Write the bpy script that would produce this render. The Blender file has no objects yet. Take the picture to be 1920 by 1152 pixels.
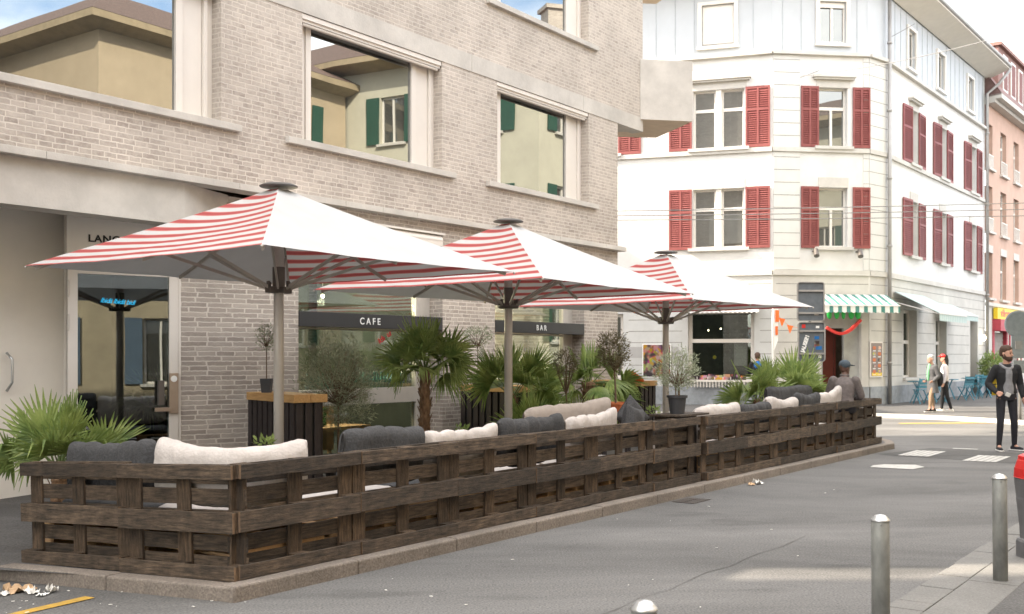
import bpy, bmesh, math, random
from mathutils import Matrix, Vector
R = math.radians
C = bpy.data.collections.new("place"); bpy.context.scene.collection.children.link(C)
sc = bpy.context.scene

# ---------------------------------------------------------------- camera, sky, sun, exposure
cam_d = bpy.data.cameras.new("camera"); cam = bpy.data.objects.new("camera", cam_d); C.objects.link(cam)
cam.location = (0, 0, 1.66); cam.rotation_euler = (R(90), 0, 0)
cam_d.sensor_width = 36; cam_d.lens = 37.5; cam_d.shift_y = 92/1920
cam_d.clip_end = 600; cam_d.clip_start = 0.05
cam_d.dof.use_dof = True; cam_d.dof.focus_distance = 10.5; cam_d.dof.aperture_fstop = 4.0
sc.camera = cam
SUN_EL, SUN_AZ = 36, 270            # azimuth clockwise from +Y: the sun stands to the left
world = bpy.data.worlds.new("World"); sc.world = world; world.use_nodes = True
nt = world.node_tree; nt.nodes.clear()
wo = nt.nodes.new('ShaderNodeOutputWorld'); bg = nt.nodes.new('ShaderNodeBackground')
sky = nt.nodes.new('ShaderNodeTexSky'); sky.sky_type = 'NISHITA'; sky.sun_disc = False
sky.sun_elevation = R(SUN_EL); sky.sun_rotation = R(SUN_AZ); sky.air_density = 1.0; sky.dust_density = 2.0
tc = nt.nodes.new('ShaderNodeTexCoord'); mp = nt.nodes.new('ShaderNodeMapping'); mp.inputs['Scale'].default_value = (1, 1, 2.2)
nz = nt.nodes.new('ShaderNodeTexNoise'); nz.inputs['Scale'].default_value = 1.7; nz.inputs['Detail'].default_value = 7; nz.inputs['Roughness'].default_value = .55
rp = nt.nodes.new('ShaderNodeValToRGB'); rp.color_ramp.elements[0].position = .40; rp.color_ramp.elements[1].position = .56
mx = nt.nodes.new('ShaderNodeMix'); mx.data_type = 'RGBA'
mx.inputs['B'].default_value = (9.3, 8.95, 8.5, 1)
nt.links.new(tc.outputs['Generated'], mp.inputs['Vector']); nt.links.new(mp.outputs[0], nz.inputs['Vector'])
nt.links.new(nz.outputs['Fac'], rp.inputs[0]); nt.links.new(rp.outputs[0], mx.inputs['Factor'])
nt.links.new(sky.outputs[0], mx.inputs['A']); nt.links.new(mx.outputs['Result'], bg.inputs['Color'])
bg.inputs['Strength'].default_value = .13; nt.links.new(bg.outputs[0], wo.inputs[0])
sd = bpy.data.lights.new("sun", 'SUN'); sun = bpy.data.objects.new("sun", sd); C.objects.link(sun)
sd.energy = 2.9; sd.angle = R(.53); sd.color = (1, .87, .7)
_az, _el = R(SUN_AZ), R(SUN_EL)
sdir = Vector((math.sin(_az)*math.cos(_el), math.cos(_az)*math.cos(_el), math.sin(_el)))
sun.rotation_euler = sdir.to_track_quat('Z', 'Y').to_euler(); sun.location = (-20, 0, 30)
sc.view_settings.view_transform = 'Standard'; sc.view_settings.look = 'None'
sc.view_settings.exposure = 2.05; sc.view_settings.gamma = 1; sc.view_settings.use_curve_mapping = False
sc.cycles.max_bounces = 7; sc.cycles.diffuse_bounces = 3; sc.cycles.glossy_bounces = 4; sc.cycles.transparent_max_bounces = 8
sc.cycles.caustics_reflective = False; sc.cycles.caustics_refractive = False

# ---------------------------------------------------------------- street frame: u along the street, v across it
UX, UY = .5843, .8116; ANG = math.atan2(UY, UX)
def P(u, v, z=0.0): return Vector((u*UX - v*UY, u*UY + v*UX, z))
SM = Matrix.Translation((0, 0, 0)) @ Matrix.Rotation(ANG, 4, 'Z')       # maps (u, v, z) to the world
def sstep(a, b, x): t = max(0, min(1, (x-a)/(b-a))); return t*t*(3-2*t)
def fall(u, v):            # the ground drops gently at the near end of the terrace
    return -.1*max(0, min(1.25, (v-5.8)/2.4))*(1-sstep(5.5, 10, u))

# ---------------------------------------------------------------- mesh building
class MB:
    def __init__(s, M=None): s.v=[]; s.f=[]; s.mi=[]; s.uv=[]; s.M=M or Matrix(); s.k=0
    def add(s, vs, fs, uvs=None):
        b=len(s.v); s.v += [s.M @ Vector(p) for p in vs]
        for i, f in enumerate(fs):
            s.f.append([b+j for j in f]); s.mi.append(s.k); s.uv.append(uvs[i] if uvs else None)
        return s
    def box(s, x0, x1, y0, y1, z0, z1):
        s.add([(x0,y0,z0),(x1,y0,z0),(x1,y1,z0),(x0,y1,z0),(x0,y0,z1),(x1,y0,z1),(x1,y1,z1),(x0,y1,z1)],
              [(0,3,2,1),(4,5,6,7),(0,1,5,4),(1,2,6,5),(2,3,7,6),(3,0,4,7)]); return s
    def quad(s, a, b, c, d, uv=None): return s.add([a,b,c,d], [(0,1,2,3)], [uv] if uv else None)
    def bar(s, a, b, w, t, up=(0,0,1)):      # rectangular bar from a to b, width w (sideways), thickness t (along up)
        a, b = Vector(a), Vector(b); d=(b-a).normalized(); up=Vector(up)
        if abs(d.dot(up))>.98: up=Vector((0,1,0))
        x=d.cross(up).normalized(); z=x.cross(d).normalized(); x*=w/2; z*=t/2
        s.add([a-x-z,a+x-z,a+x+z,a-x+z,b-x-z,b+x-z,b+x+z,b-x+z],[(0,3,2,1),(4,5,6,7),(0,1,5,4),(1,2,6,5),(2,3,7,6),(3,0,4,7)]); return s
    def tube(s, pts, r, n=8, cap=True, sx=1.0):
        pts=[Vector(p) for p in pts]; m=len(pts)
        if not hasattr(r, '__len__'): r=[r]*m
        vs=[]; prev=None
        for i, p in enumerate(pts):
            d=(pts[min(i+1,m-1)]-pts[max(i-1,0)]).normalized()
            if prev is None:
                a=Vector((0,0,1)) if abs(d.z)<.9 else Vector((1,0,0)); x=d.cross(a).normalized()
            else:
                x=(prev-d*prev.dot(d)).normalized()
            prev=x; y=d.cross(x)
            for j in range(n):
                t=2*math.pi*j/n; vs.append(p+x*math.cos(t)*r[i]*sx+y*math.sin(t)*r[i])
        fs=[(i*n+j, i*n+(j+1)%n, (i+1)*n+(j+1)%n, (i+1)*n+j) for i in range(m-1) for j in range(n)]
        if cap: fs += [tuple(reversed(range(n))), tuple((m-1)*n+j for j in range(n))]
        s.add(vs, fs); return s
    def lathe(s, prof, n=20, c=(0,0,0), sx=1, sy=1):
        vs=[(c[0]+r*math.cos(2*math.pi*j/n)*sx, c[1]+r*math.sin(2*math.pi*j/n)*sy, c[2]+z) for r,z in prof for j in range(n)]
        m=len(prof)
        fs=[(i*n+j, i*n+(j+1)%n, (i+1)*n+(j+1)%n, (i+1)*n+j) for i in range(m-1) for j in range(n)]
        if prof[0][0]>1e-4: fs.append(tuple(reversed(range(n))))
        if prof[-1][0]>1e-4: fs.append(tuple((m-1)*n+j for j in range(n)))
        s.add(vs, fs); return s
    def prism(s, poly, z0, z1):
        n=len(poly); s.add([(x,y,z0) for x,y in poly]+[(x,y,z1) for x,y in poly],
              [tuple(reversed(range(n))), tuple(range(n,2*n))]+[(i,(i+1)%n,n+(i+1)%n,n+i) for i in range(n)]); return s
    def ball(s, c, rx, ry=None, rz=None, n=10, m=7):
        ry=ry or rx; rz=rz or rx
        return s.lathe([(math.sin(math.pi*i/m), -math.cos(math.pi*i/m)) if 0<i<m else (1e-5, -1 if i==0 else 1) for i in range(m+1)] and
              [(max(1e-5,math.sin(math.pi*i/m))*1.0, -math.cos(math.pi*i/m)*rz) for i in range(m+1)], n, c, rx, ry)
    def panel(s, x0, x1, z0, z1, holes, y=0, d=.2):   # wall face at y with rectangular openings and their reveals
        xs=sorted(set([x0,x1]+[min(max(h[k],x0),x1) for h in holes for k in (0,1)])); zs=sorted(set([z0,z1]+[min(max(h[k],z0),z1) for h in holes for k in (2,3)]))
        for i in range(len(xs)-1):
            for j in range(len(zs)-1):
                cx,cz=(xs[i]+xs[i+1])/2,(zs[j]+zs[j+1])/2
                if any(h[0]<cx<h[1] and h[2]<cz<h[3] for h in holes): continue
                s.quad((xs[i],y,zs[j]),(xs[i+1],y,zs[j]),(xs[i+1],y,zs[j+1]),(xs[i],y,zs[j+1]))
        for a,b,c,e in holes:
            s.quad((a,y,c),(a,y+d,c),(a,y+d,e),(a,y,e)); s.quad((b,y+d,c),(b,y,c),(b,y,e),(b,y+d,e))
            s.quad((a,y+d,e),(b,y+d,e),(b,y,e),(a,y,e)); s.quad((a,y,c),(b,y,c),(b,y+d,c),(a,y+d,c))
        return s
    def mesh(s, name, mats, smooth=False, inv=None):
        me=bpy.data.meshes.new(name); vs=[inv@p for p in s.v] if inv else s.v
        me.from_pydata([tuple(p) for p in vs], [], s.f)
        for m in (mats if isinstance(mats,(list,tuple)) else [mats]): me.materials.append(m)
        for i,p in enumerate(me.polygons): p.material_index=s.mi[i]; p.use_smooth=smooth
        if any(u is not None for u in s.uv):
            l=me.uv_layers.new(name='UVMap')
            for p,u in zip(me.polygons, s.uv):
                if u:
                    for k,li in enumerate(p.loop_indices): l.data[li].uv=u[k]
        me.validate(); me.update(); return me
WM={}
def inv_of(parent):
    while parent is not None and parent not in WM: parent=parent.parent
    return WM[parent].inverted() if parent is not None else None
def tag(o, label=None, cat=None, group=None, kind=None):
    if label: o['label']=label
    if cat: o['category']=cat
    if group: o['group']=group
    if kind: o['kind']=kind
    return o
def part(mb, name, mats, parent=None, world=True, smooth=False, bevel=0, label=None):
    me=mb.mesh(name, mats, smooth, inv_of(parent) if (world and parent is not None) else None)
    o=bpy.data.objects.new(name, me); C.objects.link(o)
    if parent is not None: o.parent=parent
    if bevel:
        m=o.modifiers.new('edge','BEVEL'); m.width=bevel; m.segments=2; m.limit_method='ANGLE'
    if label: o['label']=label
    return o
def thing(name, label, cat, M=None, group=None):
    if isinstance(M,(tuple,list,Vector)): M=Matrix.Translation(M)
    M=M or Matrix()
    o=bpy.data.objects.new(name, None); C.objects.link(o); o.matrix_world=M; WM[o]=M.copy(); o.empty_display_size=.2
    return tag(o, label, cat, group)
def struct(name, mb, mats, smooth=False, bevel=0):
    o=part(mb, name, mats, None, smooth=smooth, bevel=bevel); o['kind']='structure'; return o
def dup(src, M, label=None, group=None):
    r=src.copy(); C.objects.link(r); r.matrix_world=M; WM[r]=M.copy()
    if label: r['label']=label
    if group: r['group']=group
    def rec(a, b):
        for ch in list(a.children):
            c=ch.copy(); C.objects.link(c); c.parent=b; rec(ch, c)
    rec(src, r); return r
def place(x, y, z, rz=0, s=1): return Matrix.Translation((x,y,z)) @ Matrix.Rotation(rz,4,'Z') @ Matrix.Scale(s,4)
def splace(u, v, z=0, rz=0, s=1): p=P(u,v,z); return place(p.x,p.y,p.z,ANG+rz,s)
def text(name, body, size, M, mat, parent, extrude=.004, offset=0, space=1.0, shear=0, world=True):
    cu=bpy.data.curves.new(name,'FONT'); cu.body=body; cu.size=size; cu.extrude=extrude; cu.offset=offset; cu.align_x='LEFT'; cu.space_character=space; cu.shear=shear
    t=bpy.data.objects.new(name, cu); C.objects.link(t)
    dg=bpy.context.evaluated_depsgraph_get(); me=bpy.data.meshes.new_from_object(t.evaluated_get(dg)); me.name=name
    bpy.data.objects.remove(t)
    iv=inv_of(parent) if world and parent is not None else None
    me.transform((iv@M) if iv else M); me.materials.clear(); me.materials.append(mat)
    o=bpy.data.objects.new(name, me); C.objects.link(o)
    if parent is not None: o.parent=parent
    return o
TXT=Matrix.Rotation(R(90),4,'X')      # stands a text up, facing local -y

# ---------------------------------------------------------------- materials
def N(nt, t, **kw):
    n=nt.nodes.new(t)
    for k,v in kw.items():
        if k in n.inputs: n.inputs[k].default_value=v
        else: setattr(n,k,v)
    return n
def mat(name, col, rough=.7, metal=0, var=.15, vs=3.0, bump=0, bs=60, col2=None, spec=.5, trans=0, coord='Object', stretch=(1,1,1), emit=None, es=1, detail=6, dirt=0, rnd=0, dsc=.9, wear=None):
    m=bpy.data.materials.new(name); m.use_nodes=True; nt=m.node_tree; b=nt.nodes['Principled BSDF']; out=nt.nodes['Material Output']
    b.inputs['Roughness'].default_value=rough; b.inputs['Metallic'].default_value=metal; b.inputs['Specular IOR Level'].default_value=spec
    tc=N(nt,'ShaderNodeTexCoord'); mp=N(nt,'ShaderNodeMapping'); mp.inputs['Scale'].default_value=stretch
    nt.links.new(tc.outputs[coord], mp.inputs['Vector'])
    if rnd:
        oi=N(nt,'ShaderNodeObjectInfo'); ml=N(nt,'ShaderNodeMath',operation='MULTIPLY'); ml.inputs[1].default_value=37
        nt.links.new(oi.outputs['Random'],ml.inputs[0]); nt.links.new(ml.outputs[0], mp.inputs['Location'])
    n=N(nt,'ShaderNodeTexNoise'); n.inputs['Scale'].default_value=vs; n.inputs['Detail'].default_value=detail; n.inputs['Roughness'].default_value=.6
    nt.links.new(mp.outputs[0], n.inputs['Vector'])
    r=N(nt,'ShaderNodeValToRGB'); r.color_ramp.elements[0].position=.3; r.color_ramp.elements[1].position=.7
    c2=col2 or tuple(min(1,c*(1+var)) for c in col); c1=tuple(c*(1-var) for c in col) if not col2 else col
    r.color_ramp.elements[0].color=(*c1,1); r.color_ramp.elements[1].color=(*c2,1)
    nt.links.new(n.outputs['Fac'], r.inputs[0]); last=r.outputs[0]
    if rnd:
        hv=N(nt,'ShaderNodeHueSaturation'); mr=N(nt,'ShaderNodeMapRange'); mr.inputs['To Min'].default_value=1-rnd; mr.inputs['To Max'].default_value=1+rnd
        nt.links.new(oi.outputs['Random'],mr.inputs['Value']); nt.links.new(mr.outputs[0],hv.inputs['Value']); nt.links.new(last,hv.inputs['Color']); last=hv.outputs[0]
    if dirt:
        d=N(nt,'ShaderNodeTexNoise'); d.inputs['Scale'].default_value=dsc; d.inputs['Detail'].default_value=8; d.inputs['Roughness'].default_value=.7
        nt.links.new(tc.outputs[coord], d.inputs['Vector']); dr=N(nt,'ShaderNodeMapRange'); dr.inputs['From Min'].default_value=.35; dr.inputs['From Max'].default_value=.7; dr.inputs['To Min'].default_value=1-dirt; dr.inputs['To Max'].default_value=1+dirt*.3
        nt.links.new(d.outputs['Fac'], dr.inputs['Value']); vm=N(nt,'ShaderNodeVectorMath',operation='SCALE'); nt.links.new(last,vm.inputs[0]); nt.links.new(dr.outputs[0],vm.inputs['Scale']); last=vm.outputs[0]
    if wear:
        wn=N(nt,'ShaderNodeTexNoise'); wn.inputs['Scale'].default_value=13; wn.inputs['Detail'].default_value=9; wn.inputs['Roughness'].default_value=.75
        nt.links.new(mp.outputs[0],wn.inputs['Vector']); wr=N(nt,'ShaderNodeMapRange'); wr.inputs['From Min'].default_value=wear[1]; wr.inputs['From Max'].default_value=wear[1]+.05
        nt.links.new(wn.outputs['Fac'],wr.inputs['Value']); wm=N(nt,'ShaderNodeMix',data_type='RGBA'); wm.inputs['B'].default_value=(*wear[0],1)
        nt.links.new(wr.outputs[0],wm.inputs['Factor']); nt.links.new(last,wm.inputs['A']); last=wm.outputs['Result']
    nt.links.new(last, b.inputs['Base Color'])
    if bump:
        n2=N(nt,'ShaderNodeTexNoise'); n2.inputs['Scale'].default_value=bs; n2.inputs['Detail'].default_value=4
        nt.links.new(mp.outputs[0], n2.inputs['Vector']); bp=N(nt,'ShaderNodeBump'); bp.inputs['Strength'].default_value=bump; bp.inputs['Distance'].default_value=.02
        nt.links.new(n2.outputs['Fac'], bp.inputs['Height']); nt.links.new(bp.outputs[0], b.inputs['Normal'])
    if trans:
        t=N(nt,'ShaderNodeBsdfTranslucent'); nt.links.new(last,t.inputs['Color']); ms=N(nt,'ShaderNodeMixShader'); ms.inputs[0].default_value=trans
        nt.links.new(b.outputs[0],ms.inputs[1]); nt.links.new(t.outputs[0],ms.inputs[2]); nt.links.new(ms.outputs[0],out.inputs[0])
    if emit:
        b.inputs['Emission Color'].default_value=(*emit,1); b.inputs['Emission Strength'].default_value=es
    m['last']=last.name if False else ''
    return m
def glassmat(name, tint, refl, tcol=(.8,.85,.85), opaque=False, rough=0.0, dark=(.02,.022,.022)):
    m=bpy.data.materials.new(name); m.use_nodes=True; nt=m.node_tree; nt.nodes.clear(); out=N(nt,'ShaderNodeOutputMaterial')
    g=N(nt,'ShaderNodeBsdfGlossy'); g.inputs['Color'].default_value=(*tint,1); g.inputs['Roughness'].default_value=rough
    if opaque: t=N(nt,'ShaderNodeBsdfDiffuse'); t.inputs['Color'].default_value=(*dark,1)
    else: t=N(nt,'ShaderNodeBsdfTransparent'); t.inputs['Color'].default_value=(*tcol,1)
    lw=N(nt,'ShaderNodeLayerWeight'); lw.inputs['Blend'].default_value=.12
    mr=N(nt,'ShaderNodeMapRange'); mr.inputs['To Min'].default_value=refl; mr.inputs['To Max'].default_value=1
    nt.links.new(lw.outputs['Fresnel'],mr.inputs['Value']); ms=N(nt,'ShaderNodeMixShader')
    nt.links.new(mr.outputs[0],ms.inputs[0]); nt.links.new(t.outputs[0],ms.inputs[1]); nt.links.new(g.outputs[0],ms.inputs[2]); nt.links.new(ms.outputs[0],out.inputs[0])
    # a faint waviness of the pane
    tc=N(nt,'ShaderNodeTexCoord'); n=N(nt,'ShaderNodeTexNoise'); n.inputs['Scale'].default_value=1.1; n.inputs['Detail'].default_value=1
    bp=N(nt,'ShaderNodeBump'); bp.inputs['Strength'].default_value=.02; bp.inputs['Distance'].default_value=.03
    nt.links.new(tc.outputs['Object'],n.inputs['Vector']); nt.links.new(n.outputs['Fac'],bp.inputs['Height']); nt.links.new(bp.outputs[0],g.inputs['Normal'])
    return m
def brickmat(name, off=(0,0,0)):
    m=bpy.data.materials.new(name); m.use_nodes=True; nt=m.node_tree; b=nt.nodes['Principled BSDF']; b.inputs['Roughness'].default_value=.9; b.inputs['Specular IOR Level'].default_value=.2
    tc=N(nt,'ShaderNodeTexCoord'); sp=N(nt,'ShaderNodeSeparateXYZ'); nt.links.new(tc.outputs['Object'],sp.inputs[0])
    ad=N(nt,'ShaderNodeMath',operation='ADD'); nt.links.new(sp.outputs['X'],ad.inputs[0]); nt.links.new(sp.outputs['Y'],ad.inputs[1])
    cb=N(nt,'ShaderNodeCombineXYZ'); nt.links.new(ad.outputs[0],cb.inputs['X']); nt.links.new(sp.outputs['Z'],cb.inputs['Y'])
    wn=N(nt,'ShaderNodeTexNoise'); wn.inputs['Scale'].default_value=14; wn.inputs['Detail'].default_value=3
    nt.links.new(tc.outputs['Object'],wn.inputs['Vector']); sb=N(nt,'ShaderNodeVectorMath',operation='SUBTRACT'); sb.inputs[1].default_value=(.5,.5,.5)
    nt.links.new(wn.outputs['Color'],sb.inputs[0]); scl=N(nt,'ShaderNodeVectorMath',operation='SCALE'); scl.inputs['Scale'].default_value=.022
    nt.links.new(sb.outputs[0],scl.inputs[0]); a2=N(nt,'ShaderNodeVectorMath',operation='ADD'); nt.links.new(cb.outputs[0],a2.inputs[0]); nt.links.new(scl.outputs[0],a2.inputs[1])
    br=N(nt,'ShaderNodeTexBrick'); br.inputs['Scale'].default_value=1; br.inputs['Brick Width'].default_value=.215; br.inputs['Row Height'].default_value=.0615
    br.inputs['Mortar Size'].default_value=.0085; br.inputs['Mortar Smooth'].default_value=.35; br.inputs['Bias'].default_value=-.1; br.offset=.45
    br.squash=.72; br.squash_frequency=3; br.inputs['Color1'].default_value=(.34,.295,.26,1); br.inputs['Color2'].default_value=(.49,.435,.385,1); br.inputs['Mortar'].default_value=(.62,.565,.505,1)
    nt.links.new(a2.outputs[0],br.inputs['Vector'])
    n1=N(nt,'ShaderNodeTexNoise'); n1.inputs['Scale'].default_value=9; n1.inputs['Detail'].default_value=8; n1.inputs['Roughness'].default_value=.7
    nt.links.new(a2.outputs[0],n1.inputs['Vector']); mr=N(nt,'ShaderNodeMapRange'); mr.inputs['From Min'].default_value=.5; mr.inputs['From Max'].default_value=.78; mr.inputs['To Max'].default_value=.75
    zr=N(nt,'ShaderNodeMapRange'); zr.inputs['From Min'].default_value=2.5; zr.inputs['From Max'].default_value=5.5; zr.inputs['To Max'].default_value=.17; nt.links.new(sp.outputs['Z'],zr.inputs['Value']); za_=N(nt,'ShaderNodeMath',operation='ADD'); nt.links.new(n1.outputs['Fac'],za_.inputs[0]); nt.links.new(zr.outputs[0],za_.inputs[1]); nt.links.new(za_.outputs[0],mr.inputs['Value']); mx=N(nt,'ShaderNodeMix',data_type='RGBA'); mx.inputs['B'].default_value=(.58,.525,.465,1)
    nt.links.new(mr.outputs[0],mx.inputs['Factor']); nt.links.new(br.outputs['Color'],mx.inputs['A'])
    n2=N(nt,'ShaderNodeTexNoise'); n2.inputs['Scale'].default_value=1.1; n2.inputs['Detail'].default_value=5
    nt.links.new(tc.outputs['Object'],n2.inputs['Vector']); m2=N(nt,'ShaderNodeMapRange'); m2.inputs['From Min'].default_value=.3; m2.inputs['From Max'].default_value=.7; m2.inputs['To Min'].default_value=.84; m2.inputs['To Max'].default_value=1.1
    nt.links.new(n2.outputs['Fac'],m2.inputs['Value']); vs=N(nt,'ShaderNodeVectorMath',operation='SCALE'); nt.links.new(mx.outputs['Result'],vs.inputs[0]); nt.links.new(m2.outputs[0],vs.inputs['Scale'])
    nt.links.new(vs.outputs[0],b.inputs['Base Color'])
    h=N(nt,'ShaderNodeMath',operation='SUBTRACT'); nt.links.new(n1.outputs['Fac'],h.inputs[0]); nt.links.new(br.outputs['Fac'],h.inputs[1])
    bp=N(nt,'ShaderNodeBump'); bp.inputs['Strength'].default_value=.55; bp.inputs['Distance'].default_value=.008; nt.links.new(h.outputs[0],bp.inputs['Height']); nt.links.new(bp.outputs[0],b.inputs['Normal'])
    return m
def asphalt(name, base=.105, tint=(1,.98,.955), spk=.40):
    m=bpy.data.materials.new(name); m.use_nodes=True; nt=m.node_tree; b=nt.nodes['Principled BSDF']; b.inputs['Roughness'].default_value=.82; b.inputs['Specular IOR Level'].default_value=.35
    tc=N(nt,'ShaderNodeTexCoord')
    f=N(nt,'ShaderNodeTexNoise'); f.inputs['Scale'].default_value=62; f.inputs['Detail'].default_value=3
    v=N(nt,'ShaderNodeTexVoronoi'); v.inputs['Scale'].default_value=48; 
    L=N(nt,'ShaderNodeTexNoise'); L.inputs['Scale'].default_value=.55; L.inputs['Detail'].default_value=9; L.inputs['Roughness'].default_value=.68; L.inputs['Distortion'].default_value=.6
    mp=N(nt,'ShaderNodeMapping'); mp.inputs['Rotation'].default_value=(0,0,-ANG); mp.inputs['Scale'].default_value=(.35,1,1)
    for n in (f,v): nt.links.new(tc.outputs['Object'],n.inputs['Vector'])
    nt.links.new(tc.outputs['Object'],mp.inputs['Vector']); nt.links.new(mp.outputs[0],L.inputs['Vector'])
    a=N(nt,'ShaderNodeMapRange'); a.inputs['From Min'].default_value=.3; a.inputs['From Max'].default_value=.7; a.inputs['To Min'].default_value=1-spk; a.inputs['To Max'].default_value=1+spk
    nt.links.new(f.outputs['Fac'],a.inputs['Value'])
    c=N(nt,'ShaderNodeMapRange'); c.inputs['From Min'].default_value=.32; c.inputs['From Max'].default_value=.68; c.inputs['To Min'].default_value=.66; c.inputs['To Max'].default_value=1.28
    nt.links.new(L.outputs['Fac'],c.inputs['Value'])
    w=N(nt,'ShaderNodeMapRange'); w.inputs['From Min'].default_value=.08; w.inputs['From Max'].default_value=.24; w.inputs['To Min'].default_value=1.25; w.inputs['To Max'].default_value=1.0
    nt.links.new(v.outputs['Distance'],w.inputs['Value'])
    m1=N(nt,'ShaderNodeMath',operation='MULTIPLY'); nt.links.new(a.outputs[0],m1.inputs[0]); nt.links.new(c.outputs[0],m1.inputs[1])
    m2=N(nt,'ShaderNodeMath',operation='MULTIPLY'); nt.links.new(m1.outputs[0],m2.inputs[0]); nt.links.new(w.outputs[0],m2.inputs[1])
    # thin cracks
    wv=N(nt,'ShaderNodeTexVoronoi',feature='DISTANCE_TO_EDGE'); wv.inputs['Scale'].default_value=.33
    dn=N(nt,'ShaderNodeTexNoise'); dn.inputs['Scale'].default_value=2.5; dn.inputs['Detail'].default_value=6; nt.links.new(tc.outputs['Object'],dn.inputs['Vector'])
    av=N(nt,'ShaderNodeVectorMath',operation='ADD'); nt.links.new(tc.outputs['Object'],av.inputs[0]); nt.links.new(dn.outputs['Color'],av.inputs[1]); nt.links.new(av.outputs[0],wv.inputs['Vector'])
    cr=N(nt,'ShaderNodeMapRange'); cr.inputs['From Min'].default_value=.0; cr.inputs['From Max'].default_value=.006; cr.inputs['To Min'].default_value=.85
    nt.links.new(wv.outputs['Distance'],cr.inputs['Value'])
    so=N(nt,'ShaderNodeTexNoise'); so.inputs['Scale'].default_value=1.6; so.inputs['Detail'].default_value=5; nt.links.new(mp.outputs[0],so.inputs['Vector']); sr=N(nt,'ShaderNodeMapRange'); sr.inputs['From Min'].default_value=.60; sr.inputs['From Max'].default_value=.68; sr.inputs['To Min'].default_value=1; sr.inputs['To Max'].default_value=.78; nt.links.new(so.outputs['Fac'],sr.inputs['Value']); s5=N(nt,'ShaderNodeMath',operation='MULTIPLY'); nt.links.new(cr.outputs[0],s5.inputs[0]); nt.links.new(sr.outputs[0],s5.inputs[1]); cr=s5; m3=N(nt,'ShaderNodeMath',operation='MULTIPLY'); nt.links.new(m2.outputs[0],m3.inputs[0]); nt.links.new(cr.outputs[0],m3.inputs[1])
    vm=N(nt,'ShaderNodeVectorMath',operation='SCALE'); vm.inputs[0].default_value=tuple(base*t for t in tint); nt.links.new(m3.outputs[0],vm.inputs['Scale']); nt.links.new(vm.outputs[0],b.inputs['Base Color'])
    bp=N(nt,'ShaderNodeBump'); bp.inputs['Strength'].default_value=.35; bp.inputs['Distance'].default_value=.006; nt.links.new(f.outputs['Fac'],bp.inputs['Height']); nt.links.new(bp.outputs[0],b.inputs['Normal'])
    return m
def stripemat(name, trans=.14):
    m=bpy.data.materials.new(name); m.use_nodes=True; nt=m.node_tree; b=nt.nodes['Principled BSDF']; out=nt.nodes['Material Output']; b.inputs['Roughness'].default_value=.8; b.inputs['Specular IOR Level'].default_value=.2
    uv=N(nt,'ShaderNodeUVMap'); sp=N(nt,'ShaderNodeSeparateXYZ'); nt.links.new(uv.outputs[0],sp.inputs[0])
    d=N(nt,'ShaderNodeMath',operation='MULTIPLY'); d.inputs[1].default_value=1/.197; nt.links.new(sp.outputs['Y'],d.inputs[0])
    fr=N(nt,'ShaderNodeMath',operation='FRACT'); nt.links.new(d.outputs[0],fr.inputs[0])
    r=N(nt,'ShaderNodeValToRGB'); e=r.color_ramp.elements; W=(.56,.55,.54,1); Rd=(.42,.095,.092,1); Lr=(.54,.23,.20,1); Dk=(.25,.05,.05,1)
    e[0].position=0; e[0].color=W; e[1].position=1; e[1].color=W
    for p,c in ((.44,W),(.50,Lr),(.56,Rd),(.71,Rd),(.725,Dk),(.745,Dk),(.76,Rd),(.88,Rd),(.95,Lr)):
        x=e.new(p); x.color=c
    nt.links.new(fr.outputs[0],r.inputs[0]); nt.links.new(r.outputs[0],b.inputs['Base Color'])
    t=N(nt,'ShaderNodeBsdfTranslucent'); nt.links.new(r.outputs[0],t.inputs['Color']); ms=N(nt,'ShaderNodeMixShader'); ms.inputs[0].default_value=trans
    nt.links.new(b.outputs[0],ms.inputs[1]); nt.links.new(t.outputs[0],ms.inputs[2]); nt.links.new(ms.outputs[0],out.inputs[0]); return m
def bandmat(name, c1, c2, period, axis='X', duty=.5):      # woven stripes along one uv axis
    m=bpy.data.materials.new(name); m.use_nodes=True; nt=m.node_tree; b=nt.nodes['Principled BSDF']; b.inputs['Roughness'].default_value=.85
    uv=N(nt,'ShaderNodeUVMap'); sp=N(nt,'ShaderNodeSeparateXYZ'); nt.links.new(uv.outputs[0],sp.inputs[0])
    d=N(nt,'ShaderNodeMath',operation='DIVIDE'); d.inputs[1].default_value=period; nt.links.new(sp.outputs[axis],d.inputs[0])
    fr=N(nt,'ShaderNodeMath',operation='FRACT'); nt.links.new(d.outputs[0],fr.inputs[0])
    gt=N(nt,'ShaderNodeMath',operation='GREATER_THAN'); gt.inputs[1].default_value=duty; nt.links.new(fr.outputs[0],gt.inputs[0])
    mx=N(nt,'ShaderNodeMix',data_type='RGBA'); mx.inputs['A'].default_value=(*c1,1); mx.inputs['B'].default_value=(*c2,1); nt.links.new(gt.outputs[0],mx.inputs['Factor']); nt.links.new(mx.outputs['Result'],b.inputs['Base Color']); return m
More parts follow.
